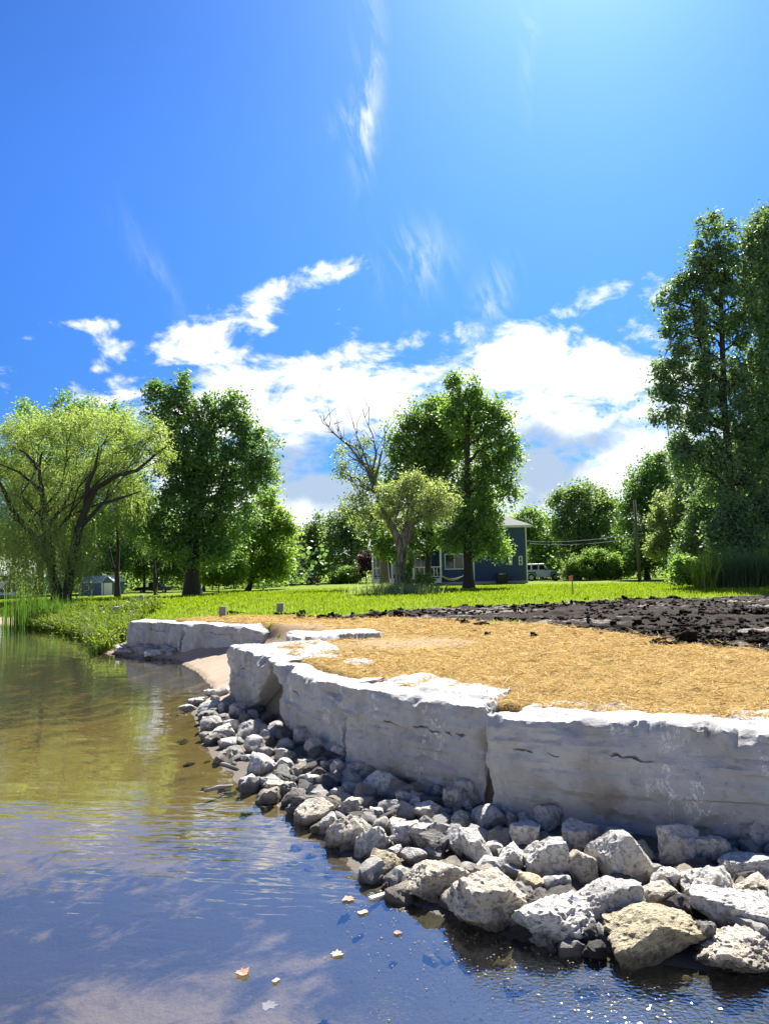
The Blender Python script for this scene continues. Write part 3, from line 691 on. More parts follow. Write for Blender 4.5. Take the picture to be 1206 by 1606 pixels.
for zn, b, tone, ro, lab in RK:
    k, ox, oy = zn; g = 'riprap rocks of the bank'
    q = (ox + b[0] / k, oy + b[1] / k, ox + b[2] / k, oy + b[3] / k)
    if lab in GR:
        sh_, g = lab, GR[lab][0]; cx_, cy_ = (q[0] + q[2]) / 2, (q[1] + q[3]) / 2; ar = (q[2] - q[0]) / (q[3] - q[1])
        form = 'low' if ar > 1.45 else 'upright' if ar < .85 else 'blocky'; size = 'small' if (q[2] - q[0]) < 30 else 'middling'
        for nm_, lx, ly in sorted(LAND, key=lambda L: (L[1] - cx_) ** 2 + (L[2] - cy_) ** 2):
            dx_, dy_ = cx_ - lx, cy_ - ly; wd_ = ('right of' if dx_ > 0 else 'left of') if abs(dx_) > abs(dy_) else ('below' if dy_ > 0 else 'above')
            lab = '%s %s%s %s rock just %s the %s' % (size, 'shaded ' if sh_ == 'B' else '', TONE[tone], form, wd_, nm_)
            if (wd_, nm_) not in used: break
        used.add((wd_, nm_))
    place_rock(*q, tone, ro, lab, g)
# filler stones wedged below and between them
fill_m = [rock_mesh('filler_rock', 1, .85, .7, 3, r_, M['rock%d' % (k % 3)], 1.1) for k in range(6)]
fill_m += [rock_mesh('filler_rock', 1, .85, .7, 3, r_, M['rock4'], 1.1) for k in range(2)]
M['sunk'] = simple('sunken_stone', (.075, .06, .032), .95, .4, 5.0, bump=.6, bd=.02)
sunk_m = [rock_mesh('sunken_stone', 1, .85, .7, 3, r_, M['sunk'], 1.1) for k in range(4)]
n_f = 0
while n_f < 290:
    s_ = r_.uniform(0, 1); 
    px_ = r_.uniform(300, 1230); py_ = r_.uniform(1080, 1500)
    if n_f > 200: px_ = r_.uniform(290, 700); py_ = r_.uniform(1070, 1330)
    p = bank_hit(px_, py_, 0)
    d_ = sdist(np.array([p[0]]), np.array([p[1]]), S)[0][0]; dw_ = sdist(np.array([p[0]]), np.array([p[1]]), WL)[0][0]
    if d_ < .0 or dw_ > .02 or p[1] > 12.3: continue
    o = link('filler_rock', fill_m[int(r_.integers(0, len(fill_m)))], None, (p[0], p[1], p[2] + (.03 if n_f > 150 else 0)))
    k = float(r_.uniform(.05, .12)) if n_f <= 150 else float(r_.uniform(.06, .14)); o.scale = (k, k, k); o.rotation_euler = tuple(r_.uniform(-.5, .5, 2)) + (float(r_.uniform(0, 6)),)
    props(o, 'small stone filling a gap between the larger riprap rocks', 'rock', 'filler stones between the riprap rocks'); n_f += 1
# stones below the surface along the edge
n_f = 0
while n_f < 40:
    t_ = r_.uniform(.05, .30); i = int(r_.integers(2, 12)); a = r_.uniform(0, 1)
    q = S[i] * (1 - a) + S[i + 1] * a; dv = S[i + 1] - S[i]; nn = np.array([-dv[1], dv[0]]); nn /= np.linalg.norm(nn)
    q = q + nn * t_
    o = link('sunken_stone', sunk_m[int(r_.integers(0, 4))], None, (q[0], q[1], h1(q[0], q[1]) - .01))
    k = float(r_.uniform(.04, .09)); o.scale = (k, k, k * .6); o.rotation_euler = (0, 0, float(r_.uniform(0, 6)))
    props(o, 'brown stone under the shallow water beside the riprap bank', 'stone', 'sunken stones along the bank'); n_f += 1
# rubble at the foot of the blocks across the sand
place_rock(228, 1018, 256, 1034, 0, 1, 'larger grey rock in the rubble below the blocks across the sand', 'rubble below the far blocks')
place_rock(252, 1007, 262, 1015, 0, .7, 'small white cobble on the rubble below the blocks across the sand', 'rubble below the far blocks')
for k in range(46):
    a = r_.uniform(0, 1); px_, py_ = 178 + a * 96 + r_.normal() * 2, 1016 + a * 4 + r_.uniform(-8, 8) * (1 - a * .4)
    p = bank_hit(px_, py_, .03)
    o = link('rubble_stone', fill_m[int(r_.integers(0, 6))], None, tuple(p)); q = float(r_.uniform(.07, .19)); o.scale = (q, q, q * .8)
    o.rotation_euler = tuple(r_.uniform(-.5, .5, 2)) + (float(r_.uniform(0, 6)),)
    props(o, 'small grey stone in the rubble at the foot of the far limestone blocks', 'stone', 'rubble below the far blocks')

# ------------------------------------------------------------------ foliage builders
def unit(v): return v / np.maximum(np.linalg.norm(v, axis=1), 1e-9)[:, None]
def leaf_cards(C, size, g, up=.35, asp=.55, down=None):
    """One diamond leaf (four corners) per centre, pointing anywhere, slightly folded."""
    n = len(C); N = g.normal(size=(n, 3)); N[:, 2] = np.abs(N[:, 2]) + up; N = unit(N)
    T = g.normal(size=(n, 3)) if down is None else np.array([0, 0, -1.0]) + g.normal(size=(n, 3)) * down
    T = unit(T - (T * N).sum(1)[:, None] * N); B = np.cross(N, T)
    s = (size * g.uniform(.65, 1.35, n))[:, None]
    V = np.stack([C - T * s * .5, C + B * s * asp * .5 + N * s * .08, C + T * s * .5, C - B * s * asp * .5 + N * s * .08], 1).reshape(-1, 3)
    return V, np.arange(4 * n).reshape(n, 4)
def cluster_pts(lobes, D, g, cr, per, dens=1.0, zs=.9, shell=.22):
    """Clump centres inside picture-sized lobes set at distance D, then leaf centres round each clump."""
    cl = []
    for L in lobes:
        px, py, rx, ry = L[:4]; dd = L[4] if len(L) > 4 else 0.0
        c = at(px, py, D + dd); s = (D + dd) / F; ax, azz = rx * s, ry * s; ay = ax * zs
        area = 4 * math.pi * ((ax * ay) ** 1.6 / 3 + (ax * azz) ** 1.6 / 3 + (ay * azz) ** 1.6 / 3) ** (1 / 1.6)
        n = max(5, int(dens * area / (cr * cr * 1.9)))
        u = unit(g.normal(size=(n, 3))); r = np.clip(1 - np.abs(g.normal(size=n)) * shell * 1.3, .25, 1.05)
        r *= 1 + .28 * fbm(u * 1.7 + px, 2)
        cl.append(c + u * r[:, None] * np.array([ax, ay, azz]))
    cl = np.concatenate(cl); n = len(cl)
    k = g.integers(int(per * .6), int(per * 1.4), n); ii = np.repeat(np.arange(n), k)
    sz = cr * g.uniform(.6, 1.25, n)
    P = cl[ii] + g.normal(size=(len(ii), 3)) * np.array([.50, .50, .46]) * sz[ii][:, None]
    t = np.clip(g.normal(.5, .27, n)[ii] + g.normal(0, .18, len(ii)), 0, 1)
    return cl, P, t
def limb(mb, a, b, r0, r1, g, n=5, sag=0.0, sides=6, wob=.06):
    a = np.array(a); b = np.array(b); L = np.linalg.norm(b - a); pts = []; rr = []
    for i in range(n + 1):
        t = i / n; p = a + (b - a) * t + np.array([0, 0, 1.0]) * (sag * math.sin(math.pi * t) * L)
        if 0 < i < n: p = p + g.normal(size=3) * L * wob * np.array([1, 1, .5])
        pts.append(p); rr.append(r0 + (r1 - r0) * t ** .8)
    mb.tube(pts, rr, sides, cap=False); return pts
TS = [100]
def tree(name, label, cat, base, D, lobes, leaf, lsize, per=46, cr=.75, dens=1.0, trunk=(.25, .6), bark='bark', group=None, trunk_px=None, up=.35, asp=.6, twigs=5, forks=None, bare=(), zs=.9, limb_r=.42, stem='trunk'):
    """trunk=(radius, height fraction where limbs start); trunk_px: picture points of the trunk axis; bare: leafless branches as picture paths."""
    TS[0] += 1; g = np.random.default_rng(TS[0])
    r = thing(name, label, cat, tuple(base), group)
    cl, P, t = cluster_pts(lobes, D, g, cr, per * 2.0, dens, zs)
    V, q = leaf_cards(P, lsize * .88, g, up, asp)
    me = mesh_np('crown', V - np.array(base), q, LEAF[leaf], False, t); link('crown', me, r)
    mb = MB(); topz = max(at(l[0], l[1] - l[3], D)[2] for l in lobes)
    if trunk_px: axis = [np.array(base) + np.array([0, 0, -.15])] + [at(a, b, D) for a, b in trunk_px]
    else:
        cxm = np.mean([at(l[0], l[1], D)[0] for l in lobes])
        axis = [np.array(base) - np.array([0, 0, .15])] + [np.array(base) + np.array([(cxm - base[0]) * f_ * .6 + g.normal() * .08, g.normal() * .1, (topz - base[2]) * f_]) for f_ in (.06, .3, .5, .68)]
    rr = [trunk[0] * 1.35] + [trunk[0] * (1 - .62 * i / (len(axis) - 1)) for i in range(1, len(axis))]
    mb.tube(axis, rr, 9, cap=False)
    for (pts, w0, w1) in (forks or []):
        mb.tube([at(p[0], p[1], D + (p[2] if len(p) > 2 else 0)) for p in pts], list(np.linspace(w0, w1, len(pts))), 7, cap=False)
    k = 0
    for L in lobes:
        c = at(L[0], L[1], D + (L[4] if len(L) > 4 else 0))
        zs_ = np.array([a[2] for a in axis]); tgt = min(max(c[2] - .45 * np.linalg.norm(c[:2] - axis[-1][:2]) - .5, base[2] + (topz - base[2]) * trunk[1] * .5), zs_[-1])
        i = max(1, int(np.searchsorted(zs_, tgt))); i = min(i, len(axis) - 1)
        f_ = np.clip((tgt - zs_[i - 1]) / max(1e-6, zs_[i] - zs_[i - 1]), 0, 1); a = axis[i - 1] + (axis[i] - axis[i - 1]) * f_
        rl = max(.03, trunk[0] * limb_r * (1 - .4 * f_)); pts = limb(mb, a, c, rl, rl * .35, g, 5, .06)
        near = cl[np.argsort(((cl - c) ** 2).sum(1))[:60]]
        for j in range(twigs):
            e = near[int(g.integers(0, len(near)))]; s0 = pts[int(g.integers(2, 6))]
            limb(mb, s0, e, rl * .35, .012, g, 3, .04, 4)
    for path in bare:
        pp = [at(a, b, D) for a, b in path[0]]; mb.tube(pp, list(np.linspace(path[1], path[2], len(pp))), 5, cap=False)
        for i in range(1, len(pp)):
            for j in range(4):
                e = pp[i] + np.array([g.normal() * .6, g.normal() * .6, abs(g.normal()) * .8 + .1]); limb(mb, pp[i] * .5 + pp[i - 1] * .5 if j % 2 else pp[i], e, path[2] * 1.1 + .012, .008, g, 3, 0, 4, .09)
    mb.build(stem, M[bark], r, True)
    return r
def frond_obj(r, base, starts, lens, leaf, g, step=.13, ls=.2):
    """Hanging willow withes with narrow leaves."""
    C = []; T = []
    for s, L in zip(starts, lens):
        n = max(3, int(L / step)); d = g.normal(size=2) * .12; k = np.arange(n)
        p = s + np.stack([d[0] * np.sin(k * .3) + k * step * d[0] * .6, d[1] * np.sin(k * .25) + k * step * d[1] * .6, -k * step], 1)
        C.append(p + g.normal(size=p.shape) * .035); T.append(np.clip(np.full(n, g.normal(.5, .2)) + g.normal(0, .12, n), 0, 1))
    C = np.concatenate(C); T = np.concatenate(T)
    V, q = leaf_cards(C, ls, g, .0, .26, down=.45)
    return link('hanging_withes', mesh_np('hanging_withes', V - np.array(base), q, LEAF[leaf], False, T), r)

# ------------------------------------------------------------------ trees, left side
b = foot(92, 46)
wl = [(60, 712, 72, 60, 2), (150, 698, 80, 56, 2.2), (225, 712, 46, 42, 1), (12, 752, 62, 70, 2), (95, 765, 75, 52, 3), (235, 688, 36, 32, .5), (175, 745, 52, 36, 2.5), (-40, 720, 60, 70, 2), (120, 664, 50, 26, 1.5), (40, 682, 42, 36, 1), (262, 715, 14, 22, 1), (190, 670, 40, 24, 1)]
T = tree('willow_tree', 'broad pale green weeping willow with dark limbs at the left bank', 'tree', b, 46, wl, 'willow', .21, per=36, cr=.55, dens=.72, trunk=(.36, .3), group='trees round the lawn', asp=.26,
         trunk_px=[(90, 925), (80, 890), (70, 850)], twigs=9, limb_r=.3,
         forks=[([(104, 945), (112, 890), (124, 830), (136, 795), (152, 765), (185, 745), (215, 738), (250, 708), (262, 700)], .30, .05), ([(80, 890), (74, 830), (66, 770), (62, 735), (66, 710)], .24, .05),
                ([(84, 890), (50, 840), (20, 800), (5, 765), (-10, 740)], .22, .06), ([(136, 795), (138, 760), (150, 735), (156, 700)], .2, .04), ([(124, 830), (160, 790), (200, 778), (222, 770)], .16, .03), ([(66, 770), (30, 740), (0, 728)], .13, .03), ([(62, 735), (40, 710), (20, 700)], .1, .02)])
g = np.random.default_rng(5)
cl, _, _ = cluster_pts([(60, 800, 75, 40), (120, 830, 52, 45), (5, 815, 60, 45), (45, 850, 50, 35), (175, 790, 40, 30), (80, 760, 90, 40), (200, 755, 50, 22), (130, 880, 30, 25), (40, 890, 30, 30)], 47.5, g, .42, 10, 1.5)
cl2, _, _ = cluster_pts([(50, 835, 44, 26), (105, 845, 50, 26), (10, 835, 44, 26), (140, 860, 26, 18), (85, 815, 30, 20), (75, 870, 40, 16)], 44.8, g, .42, 10, 1.5)
cl = np.concatenate([cl, cl2]); frond_obj(T, b, cl, g.uniform(1.0, 3.0, len(cl)), 'willow', g)
b = foot(302, 56)
tree('maple_tree', 'tall dark green maple with a thick dark trunk, right of the willow', 'tree', b, 56,
     [(250, 635, 22, 36), (288, 640, 26, 36), (328, 648, 26, 40), (372, 655, 24, 42), (400, 700, 32, 40), (262, 695, 42, 45), (310, 715, 55, 55), (372, 740, 48, 48), (415, 735, 24, 26), (300, 785, 55, 46), (352, 806, 48, 44), (270, 830, 46, 38), (335, 855, 40, 28), (290, 600, 12, 14), (242, 610, 10, 16), (365, 625, 12, 18), (310, 860, 50, 30)],
     'dark', .30, per=44, cr=.75, dens=.95, trunk=(.62, .25), group='trees round the lawn', trunk_px=[(302, 910), (303, 860), (306, 800), (312, 730), (318, 680)], twigs=6)
b = foot(60, 74)
tree('maple_tree', 'darker green tree whose top shows above the willow crown', 'tree', b, 74, [(45, 655, 30, 30), (112, 642, 34, 26), (150, 650, 30, 24), (80, 690, 60, 40), (165, 690, 50, 40), (195, 668, 30, 32), (60, 760, 70, 60), (170, 770, 60, 60), (110, 830, 80, 50), (20, 860, 40, 40)], 'mid', .34, per=38, cr=1.0, dens=.8, trunk=(.4, .3), group='trees round the lawn')
b = foot(185, 55)
tree('slender_tree', 'thin dark forked tree beside the blue shed', 'tree', b, 55, [(185, 800, 40, 34), (155, 825, 28, 26), (218, 815, 30, 30), (200, 770, 40, 25)], 'dark', .26, per=40, cr=.7, dens=.7, trunk=(.2, .5), group='trees round the lawn',
     trunk_px=[(184, 900), (186, 860), (184, 820)], forks=[([(184, 905), (176, 880), (170, 850), (172, 815)], .1, .05)])
b = foot(245, 62)
T = tree('weeping_tree', 'small drooping blue green willow left of the dark maple trunk', 'tree', b, 62, [(245, 825, 30, 18), (228, 845, 20, 14), (262, 845, 22, 14)], 'far', .2, per=30, cr=.5, dens=.8, trunk=(.16, .5), group='trees round the lawn', asp=.3, trunk_px=[(243, 900), (241, 865), (244, 835)], forks=[([(245, 925), (250, 890), (253, 850)], .1, .05)])
cl, _, _ = cluster_pts([(245, 835, 34, 22)], 62, g, .42, 10, 1.5); frond_obj(T, b, cl, g.uniform(.8, 2.6, len(cl)), 'far', g)
b = foot(388, 68)
tree('maple_tree', 'light green tree right of the tall dark maple', 'tree', b, 68, [(412, 800, 28, 26), (443, 822, 20, 20), (402, 850, 40, 38), (440, 865, 24, 30), (395, 895, 42, 20), (432, 895, 24, 18), (420, 780, 14, 14), (458, 832, 10, 12)], 'light', .32, per=44, cr=.8, trunk=(.25, .2), group='trees round the lawn')
b = foot(345, 63)
tree('shrub', 'bright green leafy shrub at the foot of the dark maple', 'shrub', b, 63, [(335, 885, 24, 20), (362, 890, 22, 20), (350, 903, 36, 14), (325, 905, 20, 12)], 'light', .24, per=40, cr=.5, trunk=(.06, .2), group='shrubs along the lawn', stem='stems')
for lab, px, D, lb, lf in (('blue green tree far behind the lawn, below the gap in the trees', 490, 104, [(478, 850, 22, 32), (502, 845, 28, 32), (485, 885, 35, 25), (515, 870, 25, 30)], 'far'),
                       ('rounded far tree just left of the house porch', 550, 100, [(530, 835, 26, 30), (555, 822, 28, 34), (540, 870, 34, 34), (575, 850, 26, 40), (590, 815, 22, 30)], 'far'),
                       ('far tree between the round headed tree and the pine', 972, 90, [(968, 822, 24, 34), (985, 850, 24, 34), (962, 870, 26, 28)], 'far'),
                       ('far tree just right of the blue house, behind the parked car', 850, 100, [(832, 850, 24, 34), (858, 838, 22, 40), (872, 875, 24, 28), (826, 880, 20, 26)], 'far'),
                       ('dark far tree behind the light green tree', 462, 108, [(452, 870, 20, 34), (468, 885, 20, 24)], 'far')):
    tree('far_tree', lab, 'tree', foot(px, D), D, lb, lf, .42, per=44, cr=1.1, trunk=(.25, .3), group='trees round the lawn')
tree('shrub', 'round light green shrub standing alone at the far edge of the lawn', 'shrub', foot(541, 92), 92, [(541, 903, 21, 14), (533, 908, 16, 10), (550, 908, 14, 9)], 'mid', .28, per=46, cr=.5, trunk=(.06, .2), group='shrubs along the lawn', stem='stems')
tree('purple_tree', 'small purple leaved tree left of the porch', 'tree', foot(576, 84), 84, [(577, 878, 12, 20), (572, 892, 10, 16)], 'purple', .26, per=46, cr=.6, trunk=(.08, .2), group='trees round the lawn')

for lab, px, D, lb, lf in (('dark leafy tree filling the gap behind the blue shed', 150, 71, [(140, 820, 40, 50), (175, 870, 40, 34), (130, 880, 34, 30), (205, 840, 30, 40)], 'dark'),
                       ('dark leafy tree behind the black pickup truck', 225, 76, [(225, 820, 40, 50), (250, 880, 40, 28), (205, 885, 34, 24), (270, 850, 30, 40)], 'far'),
                       ('dark leafy tree behind the willow and the garage', 60, 84, [(50, 850, 60, 40), (90, 880, 50, 30), (20, 880, 50, 30), (110, 840, 40, 40)], 'dark'),
                       ('dark leafy tree right behind the trunk of the tall maple', 320, 74, [(320, 860, 50, 40), (360, 880, 40, 30), (285, 890, 36, 26)], 'far')):
    tree('leafy_tree', lab, 'tree', foot(px, D), D, lb, lf, .32, per=40, cr=.85, trunk=(.16, .3), group='trees round the lawn')

# ------------------------------------------------------------------ trees, middle
b = foot(604, 53)
tree('half_dead_tree', 'half dead tree with bare grey branches, left of the tall maples', 'tree', b, 53, [(548, 715, 22, 22), (540, 742, 18, 18), (575, 765, 28, 30), (560, 800, 26, 26), (585, 730, 14, 20), (570, 700, 12, 12), (590, 800, 26, 30), (575, 830, 30, 18)], 'silver', .2, per=26, cr=.55, dens=.55, trunk=(.3, .3), bark='bark_dead', group='trees round the lawn',
     trunk_px=[(602, 870), (596, 800), (588, 750)], bare=[([(592, 780), (575, 735), (548, 700), (524, 680), (508, 660)], .13, .02), ([(588, 760), (574, 720), (562, 690), (556, 672)], .09, .015), ([(590, 750), (597, 715), (604, 690), (603, 668)], .10, .015), ([(584, 745), (590, 710), (584, 680), (572, 655)], .09, .015), ([(575, 735), (560, 705), (536, 690), (525, 665)], .07, .012), ([(580, 770), (560, 760), (535, 745)], .06, .012), ([(596, 800), (570, 790), (548, 800), (530, 812)], .05, .012)])
b = foot(670, 52)
tree('maple_tree', 'round headed maple behind the stubby willow', 'tree', b, 52, [(632, 680, 28, 30), (665, 655, 30, 26), (700, 658, 38, 34), (640, 725, 36, 40), (705, 715, 48, 45), (620, 770, 28, 30), (665, 790, 48, 44), (728, 780, 36, 40), (650, 845, 40, 20), (600, 845, 30, 20), (735, 690, 26, 30), (615, 868, 22, 10), (672, 705, 40, 40), (702, 690, 40, 40), (692, 640, 24, 20), (660, 740, 50, 40)], 'mid', .27, per=44, cr=.7, dens=.82, trunk=(.23, .4), group='trees round the lawn', trunk_px=[(671, 895), (672, 860), (675, 820), (678, 770), (680, 720)], forks=[([(672, 872), (655, 850), (640, 838)], .1, .05), ([(674, 868), (692, 846), (705, 830)], .1, .05)], twigs=8)
b = foot(735, 48)
tree('maple_tree', 'tallest conical maple in the middle, in front of the blue house', 'tree', b, 48, [(715, 608, 14, 24), (748, 620, 18, 30), (735, 655, 40, 36), (778, 648, 16, 22), (772, 695, 34, 36), (795, 722, 20, 20), (762, 755, 46, 36), (738, 815, 50, 36), (766, 826, 24, 26), (768, 860, 32, 16), (716, 846, 28, 16), (800, 770, 14, 16), (790, 660, 10, 12), (805, 705, 10, 10), (712, 640, 20, 24)],
     'mid', .26, per=42, cr=.62, dens=.92, trunk=(.36, .25), group='trees round the lawn', trunk_px=[(735, 905), (733, 860), (732, 800), (733, 730), (733, 660)], twigs=8)
b = foot(629, 39)
tree('pollard_willow', 'stubby pollarded willow with a thick furrowed trunk and pale crown', 'tree', b, 39, [(612, 790, 20, 22), (640, 772, 28, 24), (672, 778, 30, 26), (692, 796, 18, 18), (660, 805, 40, 20), (622, 812, 28, 14), (655, 756, 18, 14), (692, 766, 14, 14), (602, 766, 10, 12), (638, 752, 8, 10), (706, 782, 9, 9), (594, 806, 10, 10)], 'pale', .17, per=42, cr=.40, dens=.74, trunk=(.43, .6), bark='bark_pale', group='trees round the lawn', asp=.32,
     trunk_px=[(629, 915), (630, 890), (631, 868), (633, 848), (634, 835)], limb_r=.16, twigs=10, forks=[([(630, 862), (622, 840), (612, 822), (606, 808), (598, 795)], .26, .09), ([(636, 850), (644, 828), (646, 806), (650, 786)], .24, .08), ([(638, 850), (646, 848), (650, 842)], .12, .07), ([(640, 835), (655, 815), (672, 800)], .1, .04)])

# ------------------------------------------------------------------ trees, right side
b = foot(838, 92)
tree('far_tree', 'pale green far tree beside the corner of the blue house', 'tree', b, 92, [(828, 815, 22, 22), (842, 845, 26, 34), (865, 865, 24, 30), (850, 885, 30, 20), (812, 830, 14, 24)], 'mid', .38, per=44, cr=.95, trunk=(.25, .3), group='trees round the lawn')
b = foot(908, 84)
tree('maple_tree', 'broad round headed tree behind the parked white car', 'tree', b, 84, [(885, 790, 24, 24), (920, 782, 34, 24), (950, 805, 22, 28), (905, 825, 45, 32), (875, 835, 22, 26), (945, 838, 28, 32), (915, 868, 42, 26)], 'far', .36, per=46, cr=.9, trunk=(.3, .25), group='trees round the lawn')
b = foot(1015, 72)
tree('pine_tree', 'dark layered pine right of the utility pole', 'tree', b, 72, [(1038, 716, 16, 10), (1022, 735, 28, 14), (1048, 752, 34, 16), (1000, 762, 28, 16), (1030, 785, 44, 18), (990, 795, 24, 18), (1050, 815, 44, 18), (998, 835, 32, 20), (1030, 865, 48, 26), (1000, 880, 30, 22), (1070, 790, 30, 20), (1075, 850, 40, 30)], 'dark', .30, per=46, cr=.8, dens=1.1, trunk=(.28, .1), group='trees round the lawn', up=.1)
b = foot(1062, 57)
tree('poplar_tree', 'light silvery leaved tree in front of the dark pine', 'tree', b, 57, [(1048, 795, 30, 24), (1080, 778, 22, 22), (1036, 832, 26, 26), (1072, 830, 34, 28), (1050, 862, 32, 20), (1030, 860, 16, 16), (1095, 750, 14, 16)], 'silver', .24, per=44, cr=.55, trunk=(.16, .25), group='trees round the lawn')
b = foot(1150, 43)
tree('oak_tree', 'very tall oak with wide dark branches above the tall grass', 'tree', b, 43, [(1122, 368, 30, 34), (1100, 402, 24, 22), (1162, 415, 40, 40), (1135, 420, 36, 30), (1094, 452, 40, 30), (1072, 440, 18, 16), (1155, 475, 54, 36), (1080, 488, 32, 20), (1108, 522, 42, 24), (1180, 520, 40, 36), (1055, 585, 28, 22), (1092, 572, 32, 26), (1070, 553, 22, 12), (1132, 585, 36, 30), (1178, 588, 40, 36), (1080, 630, 38, 22), (1052, 612, 20, 12), (1130, 640, 42, 32), (1078, 662, 32, 18), (1180, 655, 40, 40), (1062, 692, 18, 12), (1098, 697, 38, 20), (1145, 700, 42, 30), (1105, 740, 34, 20), (1180, 735, 40, 36), (1148, 770, 46, 30), (1190, 360, 24, 34), (1040, 592, 20, 16), (1046, 655, 22, 14), (1036, 618, 14, 10), (1060, 522, 20, 14), (1050, 470, 12, 12), (1072, 725, 24, 14)],
     'oak', .25, per=48, cr=.56, dens=.58, trunk=(.30, .2), group='trees round the lawn', trunk_px=[(1152, 880), (1148, 800), (1142, 720), (1135, 640), (1132, 540), (1130, 450)], twigs=7)
b = foot(1212, 45)
tree('oak_tree', 'second tall oak cut by the right picture edge', 'tree', b, 45, [(1180, 372, 20, 26), (1208, 360, 30, 36), (1200, 420, 34, 40), (1240, 420, 50, 60), (1212, 490, 36, 46), (1250, 520, 60, 60), (1215, 570, 40, 40), (1225, 640, 44, 50), (1205, 710, 34, 36), (1240, 740, 50, 50), (1290, 560, 60, 90), (1290, 430, 50, 60), (1185, 450, 30, 40), (1178, 610, 32, 36), (1180, 690, 34, 36)],
     'oak', .25, per=46, cr=.62, dens=.92, trunk=(.36, .2), group='trees round the lawn', trunk_px=[(1208, 880), (1202, 780), (1198, 680), (1200, 560), (1205, 460)], twigs=6)
for lab, px, D, lb in (('dark undergrowth tree left of the tall oak trunk', 1105, 50, [(1108, 785, 30, 34), (1112, 845, 42, 44), (1085, 872, 30, 26), (1138, 870, 36, 34), (1130, 810, 36, 34)]),
                       ('dark undergrowth tree between the two oak trunks', 1178, 52, [(1165, 835, 40, 46), (1195, 810, 38, 50), (1190, 880, 46, 30), (1158, 780, 32, 34)]),
                       ('dark undergrowth tree at the right picture edge', 1240, 50, [(1230, 820, 30, 50), (1240, 880, 40, 40), (1270, 800, 40, 60), (1225, 770, 26, 30)])):
    tree('young_oak', lab, 'tree', foot(px, D), D, lb, 'oak', .25, per=46, cr=.6, trunk=(.14, .2), group='trees round the lawn')
for lab, px, D, lb in (('middle sized oak filling the space left of the tall oak trunk', 1095, 58, [(1092, 735, 34, 40), (1115, 780, 40, 50), (1085, 800, 34, 40), (1130, 850, 50, 50), (1120, 725, 30, 34)]),
                       ('middle sized oak filling the space between the tall oaks', 1190, 60, [(1165, 735, 44, 50), (1195, 700, 40, 50), (1180, 800, 50, 60), (1150, 790, 36, 44), (1215, 840, 50, 60)])):
    tree('young_oak', lab, 'tree', foot(px, D), D, lb, 'oak', .28, per=44, cr=.7, trunk=(.16, .2), group='trees round the lawn')
tree('young_oak', 'low dark oak saplings in front of the tall oak trunk', 'tree', foot(1150, 41.5), 41.5, [(1150, 850, 34, 34), (1128, 835, 26, 30), (1172, 838, 28, 34), (1150, 800, 24, 26)], 'oak', .22, per=44, cr=.5, dens=.9, trunk=(.08, .2), group='trees round the lawn')
tree('young_oak', 'low dark oak saplings in front of the second oak trunk', 'tree', foot(1210, 42.5), 42.5, [(1212, 845, 34, 40), (1195, 800, 26, 34), (1235, 820, 30, 40)], 'oak', .22, per=44, cr=.5, dens=.9, trunk=(.08, .2), group='trees round the lawn')
for nm, lab, px, D, lb, lf in (('shrub', 'rounded green shrub right of the parked white car', 925, 74, [(910, 888, 22, 16), (932, 880, 24, 18), (948, 893, 22, 14), (925, 897, 34, 10)], 'mid'),
                           ('shrub', 'small pale shrub at the nose of the parked white car', 890, 74, [(889, 900, 8, 8), (895, 903, 8, 5)], 'silver'),
                           ('shrub', 'green shrub by the foot of the utility pole', 970, 73, [(962, 885, 18, 16), (978, 893, 16, 12), (958, 898, 20, 8)], 'mid'),
                           ('shrub', 'leafy shrub at the left end of the tall grass', 1080, 41, [(1075, 890, 14, 16), (1090, 896, 16, 14), (1066, 908, 14, 8), (1085, 908, 18, 8), (1068, 880, 8, 8)], 'mid')):
    tree(nm, lab, 'shrub', foot(px, D), D, lb, lf, .2, per=44, cr=.42, trunk=(.05, .2), group='shrubs along the lawn', stem='stems')

# far-off wood that closes the view behind the single trees
g = np.random.default_rng(77); C = []
for k in range(2600):
    near = k % 5 < 2
    a = g.uniform(-75, 75)
    D = g.uniform(84, 98) if near else g.uniform(112, 150)
    if near and -4.5 < a < 14: continue
    x = D * math.sin(R(a)) * 1.2; y = D * math.cos(R(a)) * .95 + 6
    hh = (5.0 + 1.6 * math.sin(a * .5)) if near else 8.0 + 2.6 * math.sin(a * .37) + 1.8 * math.sin(a * 1.13 + 1)
    C.append((x, y, g.uniform(0, 1) ** .85 * hh))
C = np.array(C); ii = np.repeat(np.arange(len(C)), 46)
P = C[ii] + g.normal(size=(len(ii), 3)) * np.array([1.5, 1.5, .9]); t = np.clip(g.normal(.4, .2, len(C))[ii] + g.normal(0, .15, len(ii)), 0, 1)
V, q = leaf_cards(P, .62, g, .35, .7)
props(link('distant_woods', mesh_np('distant_woods', V, q, LEAF['far'], False, t)), 'hazy green wood closing the view far behind the lawn', 'woods', None, 'stuff')

